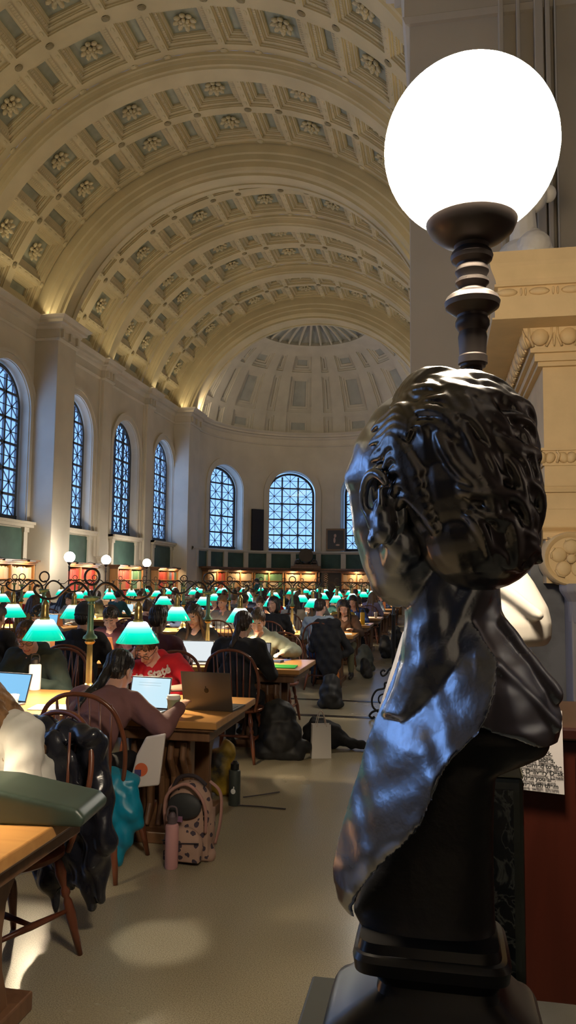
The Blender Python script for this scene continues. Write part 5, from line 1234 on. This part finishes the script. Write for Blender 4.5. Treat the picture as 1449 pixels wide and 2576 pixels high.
# hero globe lamp -------------------------------------------------------------------
t = thing('globe_lamp', 'tall bronze globe lamp glowing white behind the bronze bust', 'lamp', (.061,1.36,0))
z = lambda y: 2.255-(y-520)*.00070
prof = [(505,104),(510,110),(520,110),(524,106),(530,112),(550,114),(572,104),(592,80),(604,58),(610,44),(618,40),(628,50),(638,53),(648,50),(658,38),(664,37),(670,41),(678,42),(688,37),(696,35),(700,41),(708,42),(714,36),(722,32),(730,36),(736,52),(745,64),(757,69),(770,66),(782,50),(790,38),(796,37),(806,42),(816,42),(826,37),(832,33),(846,36),(870,34),(892,33),(896,36),(914,36),(916,31),(922,31),(926,22)]
mb = MB(); mb.lathe([(r*.00070, z(y)) for y, r in prof][::-1], seg=40); mb.build('turned_stem', mat('lamp_bronze', (.085,.07,.064), .42, .6), t, autos=30)
mb = MB(); mb.lathe([(.016,.1),(.016,z(924))], seg=8); mb.build('pole', mat('lamp_bronze', (.05,.042,.035), .36, .7), t, autos=30)
mb = MB(); mb.lathe([(.11,0),(.11,.03),(.08,.05),(.05,.09),(.03,.12)], seg=28); mb.build('foot', mat('lamp_bronze', (.05,.042,.035), .36, .7), t, autos=30)
mb = MB(); mb.ell((0,0,2.372), (.153,.153,.153), seg=48, rings=32); mb.build('globe', mat('hero_globe', (1,1,1), .3, emit=(1,.84,.62), es=210), t, smooth=True)

# white marble bust behind --------------------------------------------------------------
wm = mat('white_marble', (.68,.63,.56), .4, noise=.08, nscale=6)
def marble_bust(loc, rz, label, s=1., herm=True):
    t = thing('marble_bust', label, 'sculpture', loc, rz)
    mb = MB(); Rm = Matrix.Identity(3)
    mb.ell((0,0,.42*s), (.085*s,.105*s,.115*s)); mb.ell((0,.04*s,.36*s), (.06*s,.065*s,.09*s)); mb.cap((0,.10*s,.40*s), (0,.125*s,.365*s), .011*s, .015*s); mb.ell((0,.06*s,.30*s), (.04*s,.04*s,.035*s))
    mb.cap((0,-.02*s,.34*s), (0,-.02*s,.16*s), .06*s, .075*s)
    mb.cap((-.17*s,-.02*s,.08*s), (.17*s,-.02*s,.08*s), .085*s, .085*s); mb.ell((0,.03*s,.02*s), (.2*s,.11*s,.16*s)); mb.ell((0,-.05*s,.06*s), (.19*s,.08*s,.11*s))
    for sx in (-1,1):
        mb.cap((sx*.05*s,-.06*s,.20*s), (sx*.20*s,-.09*s,.03*s), .035*s, .03*s); mb.cap((sx*.02*s,-.09*s,.15*s), (sx*.14*s,-.12*s,-.02*s), .03*s, .022*s); mb.cap((sx*.19*s,0,.06*s), (sx*.14*s,.03*s,-.12*s), .06*s, .04*s)
    organic(mb, 'marble_figure', wm, t, .006, 3)
    mb = MB(); mb.ell((0,-.02*s,.46*s), (.096*s,.112*s,.09*s)); mb.ell((0,-.07*s,.42*s), (.08*s,.07*s,.08*s)); mb.ell((0,-.15*s,.44*s), (.04*s,.04*s,.045*s))
    rn = random.Random(4)
    for k in range(60):
        a = rn.uniform(0,2*PI); e = rn.uniform(.0,1.3)
        p = lambda a, e, q=1.: Vector((.098*s*cos(a)*cos(e)*q, -.02*s+.114*s*sin(a)*cos(e)*q, .455*s+.093*s*sin(e)*q)); mb.tube([p(a,e), p(a+.25,e-.12,1.04), p(a+.5,e-.3,1.02)], [.004*s,.009*s,.004*s], 6)
    organic(mb, 'marble_hair', wm, t, .006, 2)
    mb = MB(); mb.lathe([(.10*s,-.26*s),(.10*s,-.23*s),(.07*s,-.21*s),(.055*s,-.17*s),(.07*s,-.13*s),(.09*s,-.10*s)], seg=28); mb.build('turned_socle', wm, t, autos=30)
    return t
t = thing('marble_bust', 'cream marble bust mostly hidden behind the bronze one', 'sculpture', (0,1.95,0))
def loft2(mb, rows, seg=28, pw=2.3):
    n = len(rows); vs = []
    for y, xl, xr, dc, dt in rows:
        cx, hw, z_ = ((xl+xr)/2-1104)*.00094, (xr-xl)/2*.00094, 1.6-(y-1472)*.00101
        for k in range(seg):
            q = 2*PI*k/seg; vs.append((cx + hw*math.copysign(abs(cos(q))**(2/pw), cos(q)), dc + dt*math.copysign(abs(sin(q))**(2/pw), sin(q)), z_))
    mb.add(vs, [(i*seg+k, i*seg+(k+1)%seg, (i+1)*seg+(k+1)%seg, (i+1)*seg+k) for i in range(n-1) for k in range(seg)] + [tuple(range(seg))[::-1], tuple(range((n-1)*seg, n*seg))])
mb = MB(); loft2(mb, [(1330,1130,1260,.02,.06),(1400,1135,1262,.02,.06),(1432,1130,1318,.02,.065),(1470,1110,1345,.01,.08),(1530,1045,1378,.0,.10),(1565,1025,1386,.0,.11),(1600,1014,1384,.0,.11),(1618,1005,1372,.0,.10)]); loft2(mb, [(1590,1012,1250,-.02,.09),(1660,990,1215,-.03,.085),(1720,970,1190,-.04,.08),(1780,950,1160,-.04,.07),(1830,958,1130,-.04,.06),(1862,990,1110,-.03,.05)])
for x0,y0,x1,y1 in ((1250,1480,1340,1545),): mb.cap(((x0-1104)*.00094,-.085,1.6-(y0-1472)*.00101), ((x1-1104)*.00094,-.095,1.6-(y1-1472)*.00101), .018, .014)
mb.ell((.07,.03,1.80), (.10,.115,.12)); mb.ell((.03,.08,1.75), (.07,.07,.09))
organic(mb, 'marble_figure', wm, t, .006, 5)
mb = MB(); mb.ell((.08,.02,1.83), (.105,.12,.105)); organic(mb, 'marble_hair', wm, t, .008, 2)
mb = MB(); mb.lathe([(.10,-.0),(.10,.03),(.07,.05),(.055,.09),(.07,.14)], (-.02,-.02,1.12), 28); mb.build('turned_socle', wm, t, autos=30)
mb = MB(); mb.box((-.12,-.12,0),(.10,.12,1.08)); mb.box((-.14,-.14,1.08),(.12,.14,1.12)); mb.box((-.14,-.14,0),(.12,.14,.12)); o = mb.build('bust_pedestal', gm, None, bevel=.006); o.location = (-.01,1.95,0); tag(o, 'grey stone pedestal under the white marble bust', 'pedestal')

# sandstone doorway surround -------------------------------------------------------------
sm = mat('warm_sandstone', (.72,.52,.27), .7, noise=.12, nscale=5, bump=.15, bscale=30)
t = thing('doorway_surround', 'carved sandstone doorway surround projecting from the right wall', 'doorway')
XB, Y0, Y1, XE = .60, 4.6, 7.7, 1.52
def lev(mb, z0, z1, p, p2=None):
    p2 = p if p2 is None else p2       # protrusion at bottom, top
    n = 5; vs = []
    for q in range(n+1):
        u = q/n; pp = lerp(p, p2, .5-.5*cos(PI*u)); zz = lerp(z0, z1, u); vs += [(XB-pp,Y0-pp,zz),(XE,Y0-pp,zz),(XE,Y1+pp,zz),(XB-pp,Y1+pp,zz)]
    mb.add(vs, [(i*4+k,i*4+(k+1)%4,(i+1)*4+(k+1)%4,(i+1)*4+k) for i in range(n) for k in range(4)]+[(3,2,1,0),(n*4,n*4+1,n*4+2,n*4+3)])
mb = MB()
for a in ((3.36,3.425,.31),(3.25,3.36,.275,.31),(3.235,3.25,.285),(3.175,3.235,.265),(3.055,3.175,.285),(3.045,3.055,.30)): lev(mb, *a)
mb.build('cornice', sm, t)
mb = MB()
for a in ((2.94,3.05,.06,.12),(2.915,2.94,.075),(2.87,2.915,.05),(2.845,2.87,.03)): lev(mb, *a)
mb.build('egg_moulding', sm, t)
mb = MB()
for a in ((1.6,2.85,0),(2.355,2.37,.028),(2.27,2.355,.012),(2.15,2.16,.022),(2.115,2.15,.03,.015),(2.03,2.115,.008),(2.02,2.035,.018),(1.93,2.02,.014),(1.92,1.935,.05),(1.885,1.92,.02,.05),(1.85,1.885,.02)): lev(mb, *a)
mb.build('pier_body', sm, t)
# eggs, darts, bead and reel
eg = MB(); be = MB(); lf = MB()
def along(step, p, start=.0):
    out = []; y = Y0-p
    x = XB-p+start
    while x < XE: out.append((Vector((x, y, 0)), Vector((1,0,0)), Vector((0,-1,0)))); x += step
    yy = Y0-p+start
    while yy < Y1: out.append((Vector((XB-p, yy, 0)), Vector((0,1,0)), Vector((-1,0,0)))); yy += step
    return out
for k, (p, d, n) in enumerate(along(.155, .095, .07)):
    M = Matrix((d, n, Vector((0,0,1)))).transposed()
    eg.ell(p+Vector((0,0,3.0)), (.05,.035,.052), M, 14, 8); 
    for s in (-1,1): eg.tube([p+d*(s*.062)+n*.02+Vector((0,0,3.045)), p+d*(s*.058)+n*.015+Vector((0,0,2.99)), p+d*(s*.035)-n*.005+Vector((0,0,2.945))], .008, 6)
    eg.ell(p+d*.0775+Vector((0,0,2.99)), (.008,.02,.05), M, 8, 6)
for p, d, n in along(.17, .265, .05):
    M = Matrix((d, n, Vector((0,0,1)))).transposed(); be.ell(p+Vector((0,0,3.205)), (.055,.02,.022), M, 12, 8)
    for s in (-.012,.012): be.ell(p+d*(.085+s)+Vector((0,0,3.205)), (.007,.02,.024), M, 8, 6)
for p, d, n in along(.115, .012, .02):
    M = Matrix((d, n, Vector((0,0,1)))).transposed()
    for s in (-1,1): lf.ell(p+d*(s*.022)+Vector((0,0,2.315)), (.030,.022,.034), M @ Matrix.Rotation(s*.5,3,'Y'), 10, 6)
    lf.tube([p+d*.0575+n*.015+Vector((0,0,2.35)), p+d*.07+n*.02+Vector((0,0,2.33)), p+d*.0575+n*.01+Vector((0,0,2.285))], .008, 6)
eg.build('egg_and_dart', sm, t, smooth=True); be.build('bead_and_reel', sm, t, smooth=True); lf.build('leaf_band', sm, t, smooth=True)
# rosette on the scroll end
mb = MB(); c = Vector((.715, 4.5, 1.735))
Mx = Matrix.Rotation(PI/2, 3, 'X'); mb.lathe([(.0,-.20),(.150,-.20),(.150,.02),(.140,.035),(.125,.028),(.118,.02),(.0,.02)], c, 40, M=Mx, cap=False); mb.build('scroll_end', sm, t, autos=40)
mb = MB()
for k in range(5):
    a = 2*PI*k/5+.3; d = Vector((cos(a),0,sin(a))); e_ = Vector((-sin(a),0,cos(a))); M = Matrix((d, Vector((0,-1,0)), e_)).transposed()
    mb.ell(c+d*.068+Vector((0,-.022,0)), (.045,.018,.042), M, 14, 8); mb.tube([c+d*.10+e_*.03+Vector((0,-.035,0)), c+d*.112+Vector((0,-.03,0)), c+d*.10-e_*.03+Vector((0,-.035,0))], .007, 6)
mb.ell(c+Vector((0,-.035,0)), (.026,.018,.026)); mb.build('rosette', sm, t, smooth=True)
mb = MB(); mb.prism([(.60,1.86),(1.5,1.86),(1.5,1.55),(.86,1.55),(.80,1.62)], 4.52, 4.7, axis=1); mb.build('console', sm, t, bevel=.01)
gv = mat('grey_marble', (.16,.16,.17), .3, noise=.6, nscale=5); gp_ = mat('lilac_stone', (.26,.24,.25), .6, noise=.15, nscale=4)
mb = MB(); mb.box((.53,4.75,0),(1.5,7.6,1.85)); mb.build('marble_jamb', gv, t)
mb = MB(); mb.box((.715,4.5,0),(1.5,4.75,1.6)); mb.lathe([(.09,1.38),(.10,1.5),(.14,1.56),(.14,1.6)], (.8,4.55,0), 20); mb.build('pilaster', gp_, t, bevel=.01)
# marble figure on top of the surround
marble_bust((.52,4.95,3.43+.10), R(100), 'white marble figure with knotted hair above the doorway surround', 1.25)
# dark red cabinet with a notice -------------------------------------------------------
cb = wood('dark_red_wood', (.045,.009,.005), (.07,.014,.008), .35, 2)
t = thing('book_truck', 'dark red wooden cabinet with a paper notice, right of the bronze bust', 'cabinet', (0,0,0))
mb = MB(); mb.box((.12,1.95,.04),(1.2,2.35,1.235)); mb.build('cabinet_body', cb, t, bevel=.006)
mb = MB(); mb.box((.10,1.93,1.235),(1.2,2.37,1.265)); mb.build('cabinet_top', mat('dark_red_top', (.03,.008,.006), .3), t, bevel=.006)
mb = MB(); mb.box((.31,1.935,.1),(1.15,1.95,1.2)); mb.build('door', mat('dark_red_door', (.035,.009,.006), .35), t, bevel=.004)
t = thing('notice', 'white paper notice taped to the dark red cabinet', 'sign', (.216,1.925,1.195), 0)
mb = MB(); mb.add([(-.064,0,-.072),(.066,0,-.080),(.064,0,.110),(-.064,-.004,.116),(-.064,.001,-.072),(.066,.001,-.080),(.064,.001,.110),(-.064,-.003,.116)], [(0,1,2,3),(7,6,5,4),(0,4,5,1),(1,5,6,2),(2,6,7,3),(3,7,4,0)]); mb.build('paper', mat('notice_paper', (.62,.58,.58), .7), t)
ink = mat('ink', (.02,.02,.02), .7)
for k, ln in enumerate(('Books may be left','on this truck,','to tell','in this truck.','On the tables,','Or returned to the','Book Delivery Desk','When you are','Done with them')):
    if k in (0, 1): continue
    text('notice_line', ln if k != 2 else 'tell', .0145, (.004 if k > 2 else .012, -.0045, .022-.0145*(k-2)), (PI/2, R(2), 0), ink, t, extrude=.0002, bold=.0004)

# ------------------------------------------------------------------ light
w = bpy.data.worlds.new('dusk'); bpy.context.scene.world = w; w.use_nodes = True; nt = w.node_tree; bg = nt.nodes['Background']
tc = nt.nodes.new('ShaderNodeTexCoord'); sp = nt.nodes.new('ShaderNodeSeparateXYZ'); rp = nt.nodes.new('ShaderNodeValToRGB'); nt.links.new(tc.outputs['Generated'], sp.inputs[0]); nt.links.new(sp.outputs[2], rp.inputs[0])
e = rp.color_ramp.elements; e[0].position = 0; e[0].color = (.26,.50,1.0,1); e[1].position = .6; e[1].color = (.12,.30,.80,1)
nt.links.new(rp.outputs[0], bg.inputs[0]); bg.inputs[1].default_value = 1.8
def area(name, loc, rot, sx, sy, e_, col, portal=False, spread=180):
    L = bpy.data.lights.new(name, 'AREA'); L.shape = 'RECTANGLE'; L.size = sx; L.size_y = sy; L.energy = e_; L.color = col; L.spread = R(spread)
    if portal: L.cycles.is_portal = True
    o = bpy.data.objects.new(name, L); C.objects.link(o); o.location = loc; o.rotation_euler = rot; return o
for y in wins: area('sky_portal', (GL-.05, y, 5.4), (0, R(-90), 0), 4.4, 2.3, 1, (1,1,1), True)
for y in (31.85,23.5,19.3,15.1,10.9,6.8,2.6,-1.6): area('window_daylight', (GL-.06, y, 5.4), (0, R(-90), 0), 4.2, 2.2, 130, (.28,.50,1.))
for c in (-62,-20):
    f = R(c); area('window_daylight', (AX+(AR+.75)*sin(f), AY+(AR+.75)*cos(f), 4.9), (R(-90), 0, -f), 2.2, 3.8, 90, (.28,.50,1.))
# unseen area lights added on both cornices, aimed across to brighten the vault
for x, s in ((WL+.30, 1), (XR-.25, -1)):
    for y, pw in ((31.4,26),(27.5,26),(23.5,26),(19,26),(15,26),(11,26),(6.5,55),(1.5,30)): area('added_vault_fill', (x, y, CT+.10), (R(180), R(s*52), 0), .12, 3.4, pw, (1,.83,.50))
for x, q in ((-10.72, 1), (-.56, -1)):  # two unseen area lights added at the apse piers to brighten the dome
    o = area('added_dome_fill', (x, 33.85, CT+.12), (0,0,0), .6, .12, 36, (1,.84,.62)); o.rotation_euler = Vector((q*.75, .70, .42)).to_track_quat('-Z','Y').to_euler()

L = bpy.data.lights.new('added_floor_spot', 'SPOT'); L.energy = 2600; L.color = (1,.93,.80); L.spot_size = R(2.1); L.spot_blend = .5; L.shadow_soft_size = .04  # unseen spot added to throw a bright patch on the aisle floor
o = bpy.data.objects.new('added_floor_spot', L); C.objects.link(o); o.location = (-2.6,5.2,12.9); o.rotation_euler = (Vector((-1.22,3.42,0))-o.location).to_track_quat('-Z','Y').to_euler()
# ------------------------------------------------------------------ camera
cam = bpy.data.cameras.new('camera'); co = bpy.data.objects.new('camera', cam); C.objects.link(co); bpy.context.scene.camera = co
cam.sensor_fit = 'VERTICAL'; cam.sensor_height = 36; cam.lens = 36*1950/2576; cam.clip_start = .05; cam.clip_end = 200
yaw, pitch, roll = .192, .088, .011
fw = Vector((-sin(yaw)*cos(pitch), cos(yaw)*cos(pitch), sin(pitch))); rt = Vector((cos(yaw), sin(yaw), 0)); up = rt.cross(fw)
r2 = rt*cos(roll) + up*sin(roll); u2 = up*cos(roll) - rt*sin(roll)
co.matrix_world = Matrix((( r2.x,u2.x,-fw.x,0),(r2.y,u2.y,-fw.y,0),(r2.z,u2.z,-fw.z,1.6),(0,0,0,1)))
sc = bpy.context.scene; sc.view_settings.view_transform = 'Standard'; sc.view_settings.look = 'None'; sc.view_settings.gamma = 1; sc.view_settings.use_curve_mapping = False; sc.view_settings.exposure = 0
sc.cycles.max_bounces = 6; sc.cycles.diffuse_bounces = 3; sc.cycles.glossy_bounces = 3; sc.cycles.transparent_max_bounces = 6; sc.cycles.transmission_bounces = 2; sc.cycles.use_denoising = True; sc.cycles.sample_clamp_indirect = 4; sc.cycles.caustics_reflective = False; sc.cycles.caustics_refractive = False

bpy.data.scenes.remove(DG)
